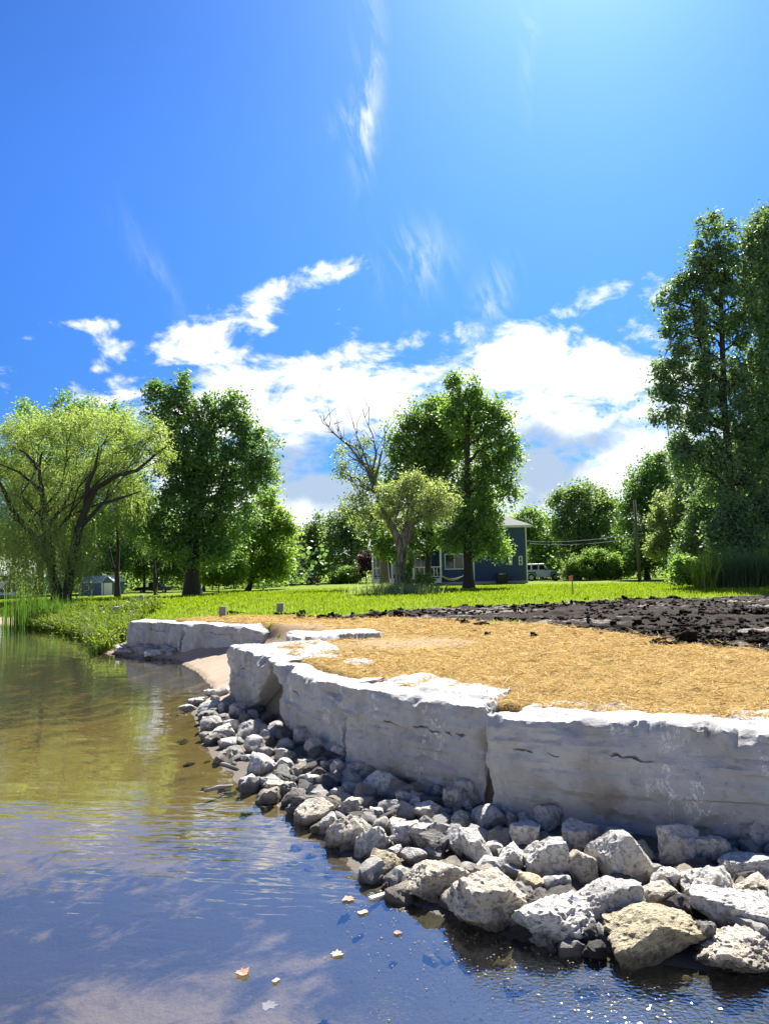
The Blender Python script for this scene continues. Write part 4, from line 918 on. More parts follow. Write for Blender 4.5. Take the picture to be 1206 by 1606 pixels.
# ------------------------------------------------------------------ grass
def blades(name, P, hgt, wid, leaf, g, lean=.35, label=None, cat='grass', seg=2, kind='stuff', up2=1.0, hv=.35):
    n = len(P); a = g.uniform(0, 2 * math.pi, n); dr = np.stack([np.cos(a), np.sin(a), 0 * a], 1)
    sd_ = np.stack([-np.sin(a), np.cos(a), 0 * a], 1)
    b2 = g.uniform(0, 2 * math.pi, n); sd_ = np.stack([np.cos(b2), np.sin(b2), 0 * b2], 1)
    hh = hgt * np.clip(g.normal(1, hv, n), .35, 1.9); le = lean * np.abs(g.normal(size=n)); w_ = (wid * g.uniform(.6, 1.3, n))[:, None]
    m_ = P + np.array([0, 0, 1.0]) * (hh * .55)[:, None] + dr * (hh * le * .3)[:, None]
    tp = P + np.array([0, 0, 1.0]) * (hh * (1 - le * .25))[:, None] + dr * (hh * le)[:, None]
    V = np.stack([P - sd_ * w_, P + sd_ * w_, m_ + sd_ * w_ * .8, m_ - sd_ * w_ * .8, tp], 1).reshape(-1, 3)
    k = np.arange(n)[:, None] * 5
    q4 = np.concatenate([k, k + 1, k + 2, k + 3], 1); q3 = np.concatenate([k + 3, k + 2, k + 4], 1)
    t = np.clip(g.normal(.5, .22, n), 0, 1); t = np.concatenate([t, t])
    return props(link(name, mesh_np(name, V, [q4, q3], LEAF[leaf], False, t)), label, cat, None, kind)
g = np.random.default_rng(9)
def on_lawn(n, r0, r1, a0=-38, a1=38, pw=1.0):
    a = np.radians(g.uniform(a0, a1, n)); r = np.exp(g.uniform(0, 1, n) ** pw * math.log(r1 / r0)) * r0
    x, y = r * np.sin(a), r * np.cos(a); dw, _ = sdist(x, y, WL); s_, m_ = classes(x, y)
    k = (dw > .35) & ~s_ & ~m_; return np.stack([x[k], y[k], H(x[k], y[k])], 1)
P = on_lawn(150000, 15, 60)
f_ = .6 + .8 * smooth(fbm2(P[:, 0], P[:, 1], .5, .5, 3), -.3, .5); keep = g.uniform(0, 1, len(P)) < f_; P = P[keep]
sc_b = np.clip(P[:, 1] / 22, .8, 2.2)
blades('grass', P, .075 * sc_b ** .5, .012 * sc_b, 'grass', g, .5, 'short yellow green grass of the mown lawn')
# rank grass on the left bank above the water
a = g.uniform(0, 1, 15000); i = np.clip((a * 3.2).astype(int), 0, 3); idx = np.array([18, 19, 20, 21]); 
s0 = S[idx[i]]; s1 = S[idx[i] + 1]; tt = g.uniform(0, 1, len(a))[:, None]; p2 = s0 * (1 - tt) + s1 * tt
dv = unit(np.column_stack([s1 - s0, np.zeros(len(a))]))[:, :2]; nn = np.column_stack([dv[:, 1], -dv[:, 0]])
p2 = p2 + nn * (g.uniform(-.15, 2.0, len(a)))[:, None]
m_ = (p2[:, 0] < -7.3) & (p2[:, 0] > -14.5); p2 = p2[m_]
P = np.column_stack([p2, np.maximum(H(p2[:, 0], p2[:, 1]), -.1)])
hb = .62 + .35 * fbm2(P[:, 0], P[:, 1], .7, .7, 3)
blades('rank_grass', P, np.clip(hb * .62, .16, .62), .024, 'rank', g, .55, 'rank bright green grass overhanging the water on the left bank')
wd_i = g.integers(0, len(P), 900); WP = P[wd_i] + np.array([0, 0, .25]); WP = np.repeat(WP, 26, 0) + g.normal(size=(900 * 26, 3)) * np.array([.16, .16, .13])
V, q = leaf_cards(WP, .085, g, .5, .5)
props(link('bank_weeds', mesh_np('bank_weeds', V, q, LEAF['rank'], False, np.clip(g.normal(.6, .25, len(WP)), 0, 1))), 'leafy yellow green weeds mixed into the grass of the left bank', 'weeds', None, 'stuff')
# reeds at the left
pr = []
for k in range(280):
    px_ = g.normal(40, 13); c = onz(px_, 0 + 983, 0.0); pr.append((c[0] + g.normal() * .25, c[1] + g.normal() * .55 + .2, -.1))
P = np.array(pr); blades('reeds', P, 1.3, .022, 'reed', g, .12, 'clump of tall upright reeds at the water edge on the left', 'reeds', hv=.25)
pr = []
for k in range(500):
    px_ = g.normal(72, 12); c = onz(px_, 0 + 985, 0.0); pr.append((c[0] + g.normal() * .25, c[1] + g.uniform(.0, 1.4), .05))
P = np.array(pr); blades('dark_reeds', P, .95, .02, 'reed', g, .3, 'darker lower reeds between the tall clump and the grassy bank', 'reeds', hv=.25)
# tall grass by the oaks
pr = []
for k in range(15000):
    px_ = g.uniform(1095, 1300); D = g.uniform(34.5, 39.5) + max(0, (1135 - px_) * .02)
    if px_ < 1122 and g.uniform() < .4: continue
    pr.append((at(px_, 915, D)[0], D, 0))
P = np.array(pr); P[:, 2] = H(P[:, 0], P[:, 1])
blades('tall_grass', P, 1.1 + .25 * fbm2(P[:, 0], P[:, 1], .6, .6, 2), .022, 'tallgrass', g, .35, 'high dark grass thicket under the oaks')
pr = []
for k in range(1500):
    px_ = g.normal(1112, 9); D = g.normal(36, .8); pr.append((at(px_, 915, D)[0], D, 0))
P = np.array(pr); P[:, 2] = H(P[:, 0], P[:, 1]); blades('sunlit_tall_grass', P, 1.15, .02, 'rank', g, .6, 'sunlit straw green grass tuft at the left end of the tall grass')
pr = []
for k in range(2600):
    px_ = g.normal(622, 30); D = g.normal(37.6, 1.0); pr.append((at(px_, 915, D)[0], D, 0))
P = np.array(pr); P[:, 2] = H(P[:, 0], P[:, 1]); blades('uncut_grass', P, .42, .018, 'silver', g, .5, 'uncut pale grass round the foot of the stubby willow')
tree('weed', 'leafy weed bush right of the stubby willow trunk', 'weed', foot(664, 39), 39, [(662, 905, 10, 9), (655, 914, 10, 6), (672, 914, 8, 6)], 'light', .13, per=26, cr=.25, dens=.8, trunk=(.02, .2), stem='stems')
tree('ivy', 'green ivy climbing the right side of the stubby willow trunk', 'ivy', foot(642, 38.5), 38.5, [(643, 888, 5, 18), (641, 908, 5, 14), (645, 872, 4, 10)], 'mid', .13, per=26, cr=.2, dens=1.0, trunk=(.02, .2), stem='stems')

# ------------------------------------------------------------------ loose straw and soil clods
n = 230000; a = np.radians(g.uniform(-33, 33, n)); r = np.exp(g.uniform(0, 1, n) ** 1.25 * math.log(21 / 5.2)) * 5.2
x, y = r * np.sin(a), r * np.cos(a); dw, _ = sdist(x, y, WL); s_, m_ = classes(x, y)
bare = np.exp(-((x - .3) ** 2 * .35 + (y - 12.6) ** 2 * .55)) + np.exp(-((x + 2.2) ** 2 * .35 + (y - 16.6) ** 2 * .5))
k = (dw > .42) & (s_ & ~m_ | (m_ & inpoly(x, y, STRAW) & (g.uniform(0, 1, n) < .12))) & (g.uniform(0, 1, n) > bare * .9)
x, y = x[k], y[k]; k = g.uniform(0, 1, len(x)) < .45 + 1.1 * smooth(fbm2(x, y, 2.6, 2.6, 3), -.25, .35); x, y = x[k], y[k]
n = len(x); z = H(x, y) + .022 * fbm2(x, y, 2.5, 2.5, 3) + g.uniform(.004, .03, n)
th_ = g.uniform(0, math.pi * 2, n); ln = g.uniform(.012, .05, n) * np.clip(y / 8, 1, 1.8) * (1 + 1.6 * (g.uniform(0, 1, n) > .90)); wd = g.uniform(.0010, .0022, n) * np.clip(y / 7, 1, 2.4)
T_ = np.stack([np.cos(th_), np.sin(th_), g.normal(0, .22, n)], 1) * ln[:, None]; B_ = np.stack([-np.sin(th_), np.cos(th_), g.normal(0, .5, n)], 1) * wd[:, None]
c = np.stack([x, y, z], 1); V = np.stack([c - T_ - B_, c - T_ + B_, c + T_ + B_, c + T_ - B_], 1).reshape(-1, 3)
props(link('straw', mesh_np('straw', V, np.arange(4 * n).reshape(n, 4), LEAF['straw'], False, np.clip(g.normal(.42, .30, n), 0, 1))), 'golden loose straw strewn over the bare ground behind the wall', 'straw', None, 'stuff')
# clods
def clods(name, label, x, y, sz, lod, g):
    D_, Fq_ = ICO[lod]; n = len(x)
    zz = H(x, y); rt = fbm2(x, y + .12 * np.sin(x * .9), .16, 1.5, 3) * .09 + fbm2(x, y, 3.2, 3.6, 3, 5.) * .06 + np.abs(fbm2(x, y, .6, 1.6, 2, 2.)) * .05 - .03
    _, mm = classes(x, y); zz = zz + np.where(mm, rt, 0) + sz * .25
    sh = []
    for j in range(40):
        o_ = g.uniform(0, 60, 3); sh.append(D_ * (1 + .8 * fbm(D_ * 1.4 + o_, 3, .7))[:, None] * np.array([g.uniform(.8, 1.6), g.uniform(.7, 1.2), g.uniform(.5, .95)]))
    sh = np.array(sh); kk = g.integers(0, 40, n)
    V = (sh[kk] * (sz[:, None, None] * g.uniform(.7, 1.3, (n, 1, 3))) + np.stack([x, y, zz], 1)[:, None, :]).reshape(-1, 3)
    props(link(name, mesh_np(name, V, (Fq_[None] + (np.arange(n) * len(D_))[:, None, None]).reshape(-1, 3), M['clod'], False)), label, 'soil', None, 'stuff')
M['clod'] = simple('soil_clod', (.018, .013, .0095), .95, .5, 9.0, bump=.9, bd=.02, spec=.1)
n = 26000; a = np.radians(g.uniform(-8, 40, n)); r = np.exp(g.uniform(0, 1, n) * math.log(31 / 9.)) * 9.
x, y = r * np.sin(a), r * np.cos(a); s_, m_ = classes(x, y); cn = fbm2(x, y + .12 * np.sin(x * .9), .2, 1.6, 3) + .5 * fbm2(x, y, 1.3, 1.6, 2, 4.)
k = m_ & (cn > -.02); x, y = x[k], y[k]
clods('soil_crumbs', 'black crumbs of turned soil spread over the muddy strip', x, y, g.uniform(.012, .045, len(x)), 1, g)
ex = []
for px_, py_, cnt, sp in ((1015, 938, 46, .35), (935, 945, 40, .6), (840, 950, 50, .9), (1190, 1000, 46, .4), (1140, 1004, 46, .4), (362, 962, 22, .09), (455, 963, 14, .15), (610, 966, 50, .5), (545, 967, 40, .4), (485, 966, 10, .2), (1195, 960, 50, .8), (765, 993, 3, .02), (1060, 983, 40, 1.0), (960, 973, 40, 1.0)):
    c0 = onz(px_, py_, .9)
    for j in range(cnt): ex.append((c0[0] + g.normal() * sp * 1.6, c0[1] + g.normal() * sp * .6))
ex = np.array(ex); clods('soil_clods', 'black clods of turned soil along the edge of the straw', ex[:, 0], ex[:, 1], g.uniform(.025, .075, len(ex)) * (1 + .8 * (g.uniform(0, 1, len(ex)) > .9)), 3, g)

# ------------------------------------------------------------------ house
def clap(name, col, pitch=.16):
    m, t, o = mat(name); x, y, z = sep(objc()); fz_ = fx('FRACT', z * (1 / pitch))
    n = noise(objc(), 3, 4); c = mixc(n * .5, col, tuple(q * .8 for q in col))
    principled(t, o, c, .6, fz_, .6, .02); return m
M['blue'] = clap('blue_siding', (.030, .066, .20)); M['white'] = simple('white_trim', (.78, .78, .76), .5, .04)
M['roof'] = simple('grey_shingles', (.20, .20, .205), .9, .25, 9.0, bump=.5); M['glass'] = simple('dark_glass', (.015, .02, .03), .06, .1, 2, bump=0)
M['dark'] = simple('dark_plastic', (.03, .03, .035), .6, .2); M['tyre'] = simple('tyre_rubber', (.02, .02, .02), .85, .2); M['metal'] = simple('grey_metal', (.45, .45, .46), .35, .1, metal=.9)
M['carwhite'] = simple('white_paint', (.80, .80, .80), .3, .02, bump=0); M['red'] = simple('red_paint', (.30, .03, .025), .4, .1); M['darkred'] = simple('dark_red_paint', (.05, .014, .018), .35, .2, bump=0)
M['black'] = simple('black_paint', (.015, .015, .02), .25, .2, bump=0); M['wood'] = simple('weathered_wood', (.25, .23, .21), .9, .3, 12.0, bump=.6); M['polewood'] = simple('pole_wood', (.14, .12, .10), .9, .3, 9.0)
M['shed'] = clap('shed_siding', (.08, .14, .30), .2); M['lightroof'] = simple('light_roofing', (.62, .62, .62), .6, .1); M['concrete'] = simple('old_concrete', (.42, .41, .39), .9, .25, 5.0, bump=.4)
M['orange'] = simple('orange_tape', (.75, .16, .03), .6, .1); M['canvas'] = simple('cream_canvas', (.26, .255, .245), .9, .1); M['garden'] = simple('garage_siding', (.12, .18, .22), .7, .15)
M['slate'] = simple('fieldstone', (.22, .21, .20), .9, .35, 5.0, bump=.8, bd=.04)
HD = 68.0
def hx_(px): return at(px, 880, HD)[0]
hz0 = foot(760, HD)[2]; s_ = HD / F
hl, hr = hx_(690), hx_(826); zt = hz0 + 4.95
hb = thing('house', 'dark blue two storey house with white trim behind the maples', 'house', ((hl + hr) / 2, HD, hz0))
MB().box((hl, HD, hz0 - .3), (hr, HD + 9, zt)).build('wall', M['blue'], hb)
MB().box((hl - .03, HD - .03, hz0 - .3), (hr + .03, HD - .001, hz0 + .22)).build('foundation', M['concrete'], hb)
for x0, x1 in ((hr - .07, hr + .03), (hl - .03, hl + .09)):
    MB().box((x0, HD - .035, hz0 + .22), (x1, HD - .004, zt - .02)).build('corner_trim', M['white'], hb)
mb = MB(); ov = .45; a0, a1, y0, y1 = hl - ov, hr + ov, HD - ov, HD + 9 + ov; rz = zt + 2.2; mx_ = (a0 + a1) / 2
mb.add([(a0, y0, zt + .16), (a1, y0, zt + .16), (a1, y1, zt + .16), (a0, y1, zt + .16), (mx_ - .2, y0 + 4.2, rz), (mx_ + .2, y1 - 4.2, rz)], [(0, 1, 5, 4), (1, 2, 5), (2, 3, 4, 5), (3, 0, 4), (3, 2, 1, 0)])
rf = mb.build('roof', M['roof'], hb)
f2 = MB().box((a0, y0 - .02, zt), (a1, y0 + .02, zt + .155)).box((a1 - .02, y0, zt), (a1 + .02, y1, zt + .155)).box((a0 - .02, y0, zt), (a0 + .02, y1, zt + .155)); f2.build('fascia', M['white'], hb)
MB().box((a0 + .03, y0 + .03, zt - .03), (a1 - .03, HD - .04, zt - .002)).build('soffit', M['white'], hb)
def window(px0, px1, py0, py1, panes, yy=HD, nm='window'):
    x0, x1 = hx_(px0), hx_(px1); z1, z0 = at((px0 + px1) / 2, py0, yy)[2], at((px0 + px1) / 2, py1, yy)[2]; w_ = .09
    f = MB().box((x0, yy - .07, z0), (x1, yy - .01, z0 + w_)).box((x0, yy - .07, z1 - w_), (x1, yy - .01, z1)).box((x0, yy - .068, z0 + w_), (x0 + w_, yy - .01, z1 - w_)).box((x1 - w_, yy - .068, z0 + w_), (x1, yy - .01, z1 - w_))
    xs = np.linspace(x0 + w_, x1 - w_, panes + 1)
    for q in xs[1:-1]: f.box((q - .035, yy - .066, z0 + w_), (q + .035, yy - .012, z1 - w_))
    if panes == 1: f.box((x0 + w_, yy - .064, (z0 + z1) / 2 - .03), (x1 - w_, yy - .012, (z0 + z1) / 2 + .03))
    fo = f.build(nm, M['white'], hb)
    for i in range(panes):
        MB().box((xs[i] + .04, yy - .045, z0 + w_ + .003), (xs[i + 1] - .04, yy - .02, z1 - w_ - .003)).build('pane', M['glass'], fo)
window(697, 742, 868, 893, 3); window(797, 803, 871, 886, 1); window(813, 819, 872, 886, 1); window(775, 792, 838, 858, 2); window(700, 720, 830, 850, 2)
xd = hx_(743); MB().box((xd - .09, HD - .03, hz0 + .25), (xd + .03, HD - .004, hz0 + 3.0)).build('door_trim', M['white'], hb)
# porch
pl, pr_ = hx_(583), hx_(690) - .01; pz = hz0 + .62; py_ = HD - 1.2
MB().box((pl, py_, pz - .10), (pr_, HD + 3, pz)).build('porch_floor', M['wood'], hb)
MB().box((pl - .03, py_ - .05, pz - .42), (pr_, py_ - .003, pz - .02)).build('porch_skirt', M['white'], hb)
MB().box((pl, HD + 2.0, pz), (pr_, HD + 2.2, pz + 2.5)).build('porch_wall', M['blue'], hb)
for q in (583.5, 613, 646, 671, 688):
    x = hx_(q); MB().box((x, py_ + .02, pz), (x + .16, py_ + .18, pz + 2.5)).build('porch_post', M['white'], hb)
for q0, q1 in ((587, 602), (619, 646), (649, 671), (674, 688)):
    x0, x1 = hx_(q0), hx_(q1)
    MB().box((x0, py_ + .06, pz + .92), (x1, py_ + .13, pz + 1.0)).build('railing', M['white'], hb)
    MB().box((x0, py_ + .07, pz + .10), (x1, py_ + .12, pz + .16)).build('railing', M['white'], hb)
    for k in range(1, 3): q = x0 + (x1 - x0) * k / 3; MB().box((q - .03, py_ + .075, pz + .16), (q + .03, py_ + .115, pz + .92)).build('baluster', M['white'], hb)
for q0, q1 in ((588, 602), (618, 644), (652, 670)):
    x0, x1 = hx_(q0), hx_(q1); wf = MB().box((x0, HD + 1.94, pz + .3), (x1, HD + 1.99, pz + 2.1)).build('porch_window', M['white'], hb)
    MB().box((x0 + .08, HD + 1.90, pz + .38), ((x0 + x1) / 2 - .03, HD + 1.935, pz + 2.02)).build('pane', M['glass'], wf); MB().box(((x0 + x1) / 2 + .03, HD + 1.90, pz + .38), (x1 - .08, HD + 1.935, pz + 2.02)).build('pane', M['glass'], wf)
MB().add([(pl - .3, py_ - .35, pz + 2.55), (pr_ + .3, py_ - .35, pz + 2.55), (pr_ + .3, HD + 2.3, pz + 3.5), (pl - .3, HD + 2.3, pz + 3.5), (pl - .3, py_ - .35, pz + 2.7), (pr_ + .3, py_ - .35, pz + 2.7), (pr_ + .3, HD + 2.3, pz + 3.65), (pl - .3, HD + 2.3, pz + 3.65)],
         [(0, 3, 2, 1), (4, 5, 6, 7), (0, 1, 5, 4), (1, 2, 6, 5), (2, 3, 7, 6), (3, 0, 4, 7)]).build('porch_roof', M['roof'], hb)
sx0, sx1 = hx_(604), hx_(620)
for k in range(4): MB().box((sx0, py_ - .08 - .28 * (k + 1), hz0 - .1), (sx1, py_ - .08 - .28 * k - .004, pz - .15 * (k + 1))).build('stair_step', M['white'], hb)
for x in (sx0 - .05, sx1): MB().box((x, py_ - 1.25, hz0 - .1), (x + .09, py_ - 1.16, pz + .7)).add([(x + .01, py_ - 1.2, pz + .45), (x + .08, py_ - 1.2, pz + .45), (x + .08, py_, pz + 1.0), (x + .01, py_, pz + 1.0), (x + .01, py_ - 1.2, pz + .53), (x + .08, py_ - 1.2, pz + .53), (x + .08, py_, pz + 1.08), (x + .01, py_, pz + 1.08)], [(0, 3, 2, 1), (4, 5, 6, 7), (0, 1, 5, 4), (1, 2, 6, 5), (2, 3, 7, 6), (3, 0, 4, 7)]).build('stair_rail', M['white'], hb)
# air conditioner
p = foot(787, HD - 1); r = thing('air_conditioner', 'dark grey air conditioning unit against the blue house wall', 'air conditioner', tuple(p))
MB().box(p + (-.45, -.4, 0), p + (.45, .4, .82)).build('casing', M['dark'], r, bevel=.03); MB().cyl(p + (0, 0, .85), (0, 0, 1), .35, .05, 20).build('fan_guard', M['metal'], r)
for k in range(6): MB().box(p + (-.40, -.425, .1 + k * .11), p + (.40, -.402, .15 + k * .11)).build('louvre', M['dark'], r)
# hammock between house and maple
a_, b_ = at(688, 900, 62), at(728, 902, 62); r = thing('hammock', 'cream hammock slung left of the tallest maple trunk', 'hammock', tuple((a_ + b_) / 2 + (0, 0, -1)))
nu, nv = 18, 6; V = []; q = []
for i in range(nu + 1):
    t_ = i / nu; wv = .45 * math.sin(math.pi * t_) ** .6 + .02
    for j in range(nv + 1):
        s2 = j / nv * 2 - 1; pt = a_ + (b_ - a_) * t_; V.append(pt + np.array([0, s2 * wv, -1.0 * math.sin(math.pi * t_) * .5 + .18 * s2 * s2 * math.sin(math.pi * t_)]))
for i in range(nu):
    for j in range(nv): k = i * (nv + 1) + j; q.append((k, k + 1, k + nv + 2, k + nv + 1))
link('cloth', mesh_np('cloth', np.array(V) - np.array(r.location), np.array(q), M['canvas'], True), r)
for e, dr in ((a_, -1), (b_, 1)): MB().tube([e, e + np.array([dr * .5, 0, .45])], .015, 5).build('rope', M['canvas'], r)

# ------------------------------------------------------------------ parked white car
def wheel(r, c, rad, w_=.26, n=18):
    t = MB().cyl(c, (0, 1, 0), rad, w_, n).build('wheel', M['tyre'], r, True); MB().cyl(np.array(c) + (0, -w_ / 2 - .005, 0), (0, 1, 0), rad * .6, .03, n).build('rim', M['metal'], t); return t
CD = 80.0; x0 = at(821, 905, CD)[0]; x1 = at(881, 905, CD)[0]; L = x1 - x0; cz = at(850, 911.5, CD)[2]
r = thing('parked_car', 'boxy white four door off road car parked past the blue house', 'car', ((x0 + x1) / 2, CD + .9, cz), None)
def cxp(f): return x0 + L * f
MB().prism([(cxp(0), cz + .42), (cxp(0), cz + 1.12), (cxp(.66), cz + 1.12), (cxp(.98), cz + 1.06), (cxp(1), cz + .95), (cxp(1), cz + .45)], CD, CD + 1.8).build('body', M['carwhite'], r, bevel=.04)
MB().prism([(cxp(.01), cz + 1.12), (cxp(.02), cz + 1.80), (cxp(.56), cz + 1.84), (cxp(.66), cz + 1.12)], CD + .1, CD + 1.7).build('cabin', M['carwhite'], r, bevel=.05)
for f0, f1 in ((.05, .19), (.23, .38), (.41, .555)): MB().prism([(cxp(f0), cz + 1.2), (cxp(f0 + .005), cz + 1.68), (cxp(f1 - (.0 if f1 < .5 else .02)), cz + 1.68), (cxp(f1 + (.0 if f1 < .5 else .02)), cz + 1.2)], CD + .085, CD + .11).build('side_window', M['glass'], r)
MB().prism([(cxp(.575), cz + 1.74), (cxp(.585), cz + 1.74), (cxp(.668), cz + 1.17), (cxp(.655), cz + 1.17)], CD + .2, CD + 1.6).build('windscreen', M['glass'], r)
for f in (.20, .83):
    wheel(r, (cxp(f), CD + .05, cz + .40), .40); MB().prism([(cxp(f) - .56, cz + .5), (cxp(f) - .40, cz + .98), (cxp(f) + .40, cz + .98), (cxp(f) + .56, cz + .5), (cxp(f) + .46, cz + .5), (cxp(f) + .34, cz + .86), (cxp(f) - .34, cz + .86), (cxp(f) - .46, cz + .5)], CD - .09, CD - .005).build('fender', M['dark'], r)
MB().box((cxp(1), CD + .1, cz + .5), (cxp(1) + .18, CD + 1.7, cz + .72)).build('bumper', M['dark'], r); MB().cyl((cxp(1) + .01, CD + .35, cz + .86), (1, 0, 0), .12, .05, 14).build('headlight', M['metal'], r)
MB().box((cxp(.57), CD - .16, cz + 1.15), (cxp(.60), CD + .09, cz + 1.32)).build('mirror', M['dark'], r); MB().box((cxp(.03), CD + .25, cz + 1.84), (cxp(.5), CD + .30, cz + 1.9)).build('roof_rail', M['dark'], r)

# ------------------------------------------------------------------ left background: garage, shed, pickup trucks
GD_ = 74.0
def gx(px): return at(px, 900, GD_)[0]
def gzz(py): return at(40, py, GD_)[2]
gb = gzz(934); r = thing('garage', 'pale garage with a grey roof at the left picture edge', 'garage', (gx(10), GD_, gb))
MB().box((gx(-70), GD_, gb), (gx(49), GD_ + 8, gzz(906))).build('wall', M['garden'], r)
MB().box((gx(-40), GD_ - .06, gb + .05), (gx(37), GD_ - .004, gzz(911))).build('garage_door', M['white'], r)
MB().prism([(GD_ - .5, gzz(906)), (GD_ - .5, gzz(902.5)), (GD_ + 4, gzz(868)), (GD_ + 8.5, gzz(902.5)), (GD_ + 8.5, gzz(906))], gx(-75), gx(52), 'x').build('roof', M['lightroof'], r)
MB().box((gx(-75), GD_ - .56, gzz(907.5)), (gx(52), GD_ - .504, gzz(902.5))).build('fascia', M['dark'], r)
SD = 66.0
def sx(px): return at(px, 915, SD)[0]
def sz_(py): return at(150, py, SD)[2]
sb = sz_(934); r = thing('garden_shed', 'small blue shed with a light gable roof and white door', 'shed', (sx(150), SD, sb))
xL, xR = sx(128), sx(180); xm = (sx(162) + xR) / 2
MB().prism([(SD, sb), (SD, sz_(914)), (SD + 1.3, sz_(904)), (SD + 2.6, sz_(914)), (SD + 2.6, sb)], xL, sx(163), 'x').build('wall', M['shed'], r)
MB().prism([(sx(163) + .004, sb), (sx(163) + .004, sz_(914)), (xm, sz_(905.5)), (xR, sz_(914)), (xR, sb)], SD - .25, SD + 2.4).build('front_wall', M['shed'], r)
MB().prism([(SD - .2, sz_(914.5)), (SD - .2, sz_(913)), (SD + 1.3, sz_(903)), (SD + 2.8, sz_(913)), (SD + 2.8, sz_(914.5))], xL - .12, sx(171), 'x').build('roof', M['lightroof'], r)
MB().add([(sx(162), SD - .4, sz_(914)), (xm, SD - .4, sz_(904)), (xR + .1, SD - .4, sz_(914)), (sx(162), SD + 2.5, sz_(914)), (xm, SD + 2.5, sz_(904)), (xR + .1, SD + 2.5, sz_(914)), (sx(162), SD - .4, sz_(912.6)), (xm, SD - .4, sz_(902.5)), (xR + .1, SD - .4, sz_(912.6)), (sx(162), SD + 2.5, sz_(912.6)), (xm, SD + 2.5, sz_(902.5)), (xR + .1, SD + 2.5, sz_(912.6))],
         [(6, 7, 10, 9), (7, 8, 11, 10), (0, 3, 4, 1), (1, 4, 5, 2), (0, 1, 7, 6), (1, 2, 8, 7)]).build('porch_gable', M['lightroof'], r)
MB().box((sx(165.5), SD - .30, sb + .03), (sx(178), SD - .254, sz_(914.5))).build('door', M['white'], r)
MB().box((sx(161.5), SD - .28, sb), (sx(164), SD - .254, sz_(914))).build('corner_trim', M['white'], r)
wf = MB().box((sx(133), SD - .05, sz_(926)), (sx(141), SD - .004, sz_(917))).build('window', M['white'], r); MB().box((sx(134.2), SD - .07, sz_(925)), (sx(139.8), SD - .052, sz_(918))).build('pane', M['glass'], wf)
MB().box((sx(144), SD - .03, sz_(930)), (sx(146), SD - .004, sz_(925))).build('vent', M['white'], r)
p = foot(128, SD - .5); props(MB().add([(sx(127.5), SD - .5, sb - .05), (sx(130.5), SD - .5, sb - .05), (sx(130.5), SD - .45, sb - .05), (sx(127.5), SD - .45, sb - .05), (sx(125), SD - .16, sz_(917)), (sx(127), SD - .16, sz_(917)), (sx(127), SD - .11, sz_(917)), (sx(125), SD - .11, sz_(917))],
    [(0, 3, 2, 1), (4, 5, 6, 7), (0, 1, 5, 4), (1, 2, 6, 5), (2, 3, 7, 6), (3, 0, 4, 7)]).build('leaning_board', M['white']), 'white board leaning against the left end of the blue shed', 'board')
def pickup(px0, px1, pyb, D, m, label, ht, flip=False):
    xa, xb = at(px0, pyb, D)[0], at(px1, pyb, D)[0]; z = at((px0 + px1) / 2, pyb, D)[2]; L = xb - xa
    r = thing('pickup_truck', label, 'truck', ((xa + xb) / 2, D + .8, z), None)
    X_ = (lambda f: xb - L * f) if flip else (lambda f: xa + L * f)
    MB().prism([(X_(0), z + ht * .25), (X_(0), z + ht * .55), (X_(.66), z + ht * .57), (X_(.97), z + ht * .52), (X_(1), z + ht * .26)], D, D + 1.7).build('body', m, r, bevel=.03)
    MB().prism([(X_(.36), z + ht * .55), (X_(.39), z + ht), (X_(.60), z + ht), (X_(.70), z + ht * .55)], D + .1, D + 1.6).build('cabin', m, r, bevel=.03)
    for f0, f1, f2_, f3 in ((.395, .48, .48, .405), (.50, .65, .585, .50)): MB().prism([(X_(f0), z + ht * .60), (X_(f1), z + ht * .60), (X_(f2_), z + ht * .93), (X_(f3), z + ht * .93)], D + .085, D + .105).build('side_window', M['glass'], r)
    MB().prism([(X_(.61), z + ht * .97), (X_(.625), z + ht * .97), (X_(.715), z + ht * .58), (X_(.70), z + ht * .58)], D + .2, D + 1.5).build('windscreen', M['glass'], r)
    for f in (.2, .82): wheel(r, (X_(f), D + .05, z + ht * .2), ht * .2, .22)
    MB().box((min(X_(1), X_(1.02)), D + .1, z + ht * .26), (max(X_(1), X_(1.02)), D + 1.6, z + ht * .36)).build('bumper', M['metal'], r)
    return r
pickup(-14, 40, 934, 62, M['darkred'], 'dark red pickup truck in front of the garage', 1.0, True)
pickup(212, 268, 930, 72, M['black'], 'black pickup truck parked in the shade behind the small willow', 1.0)
# red tractor
TD = 96.0; p = foot(489, TD); k = TD / F; r = thing('tractor', 'small red tractor parked at the far edge of the lawn', 'tractor', tuple(p))
def tb(a, b, m, n): MB().box(p + np.array(a), p + np.array(b)).build(n, M[m], r, bevel=.02)
tb((.05, -.3, .45), (.8, .3, .85), 'red', 'hood'); tb((-.5, -.35, .4), (.05, .35, .6), 'dark', 'chassis'); tb((-.45, -.25, .6), (-.1, .25, .95), 'dark', 'seat'); tb((.8, -.5, .2), (1.05, .5, .5), 'red', 'loader_bucket')
for sx_ in (-.45, .45): wheel(r, p + (-.3, sx_, .36), .36, .2); wheel(r, p + (.6, sx_, .22), .22, .16)
for sx_ in (-.4, .4): MB().tube([p + (-.55, sx_, .5), p + (-.55, sx_, 1.25), p + (.1, sx_, 1.25)], .035, 5).build('roll_bar', M['metal'], r)
tb((-.7, -.5, 1.25), (.15, .5, 1.31), 'white', 'canopy')

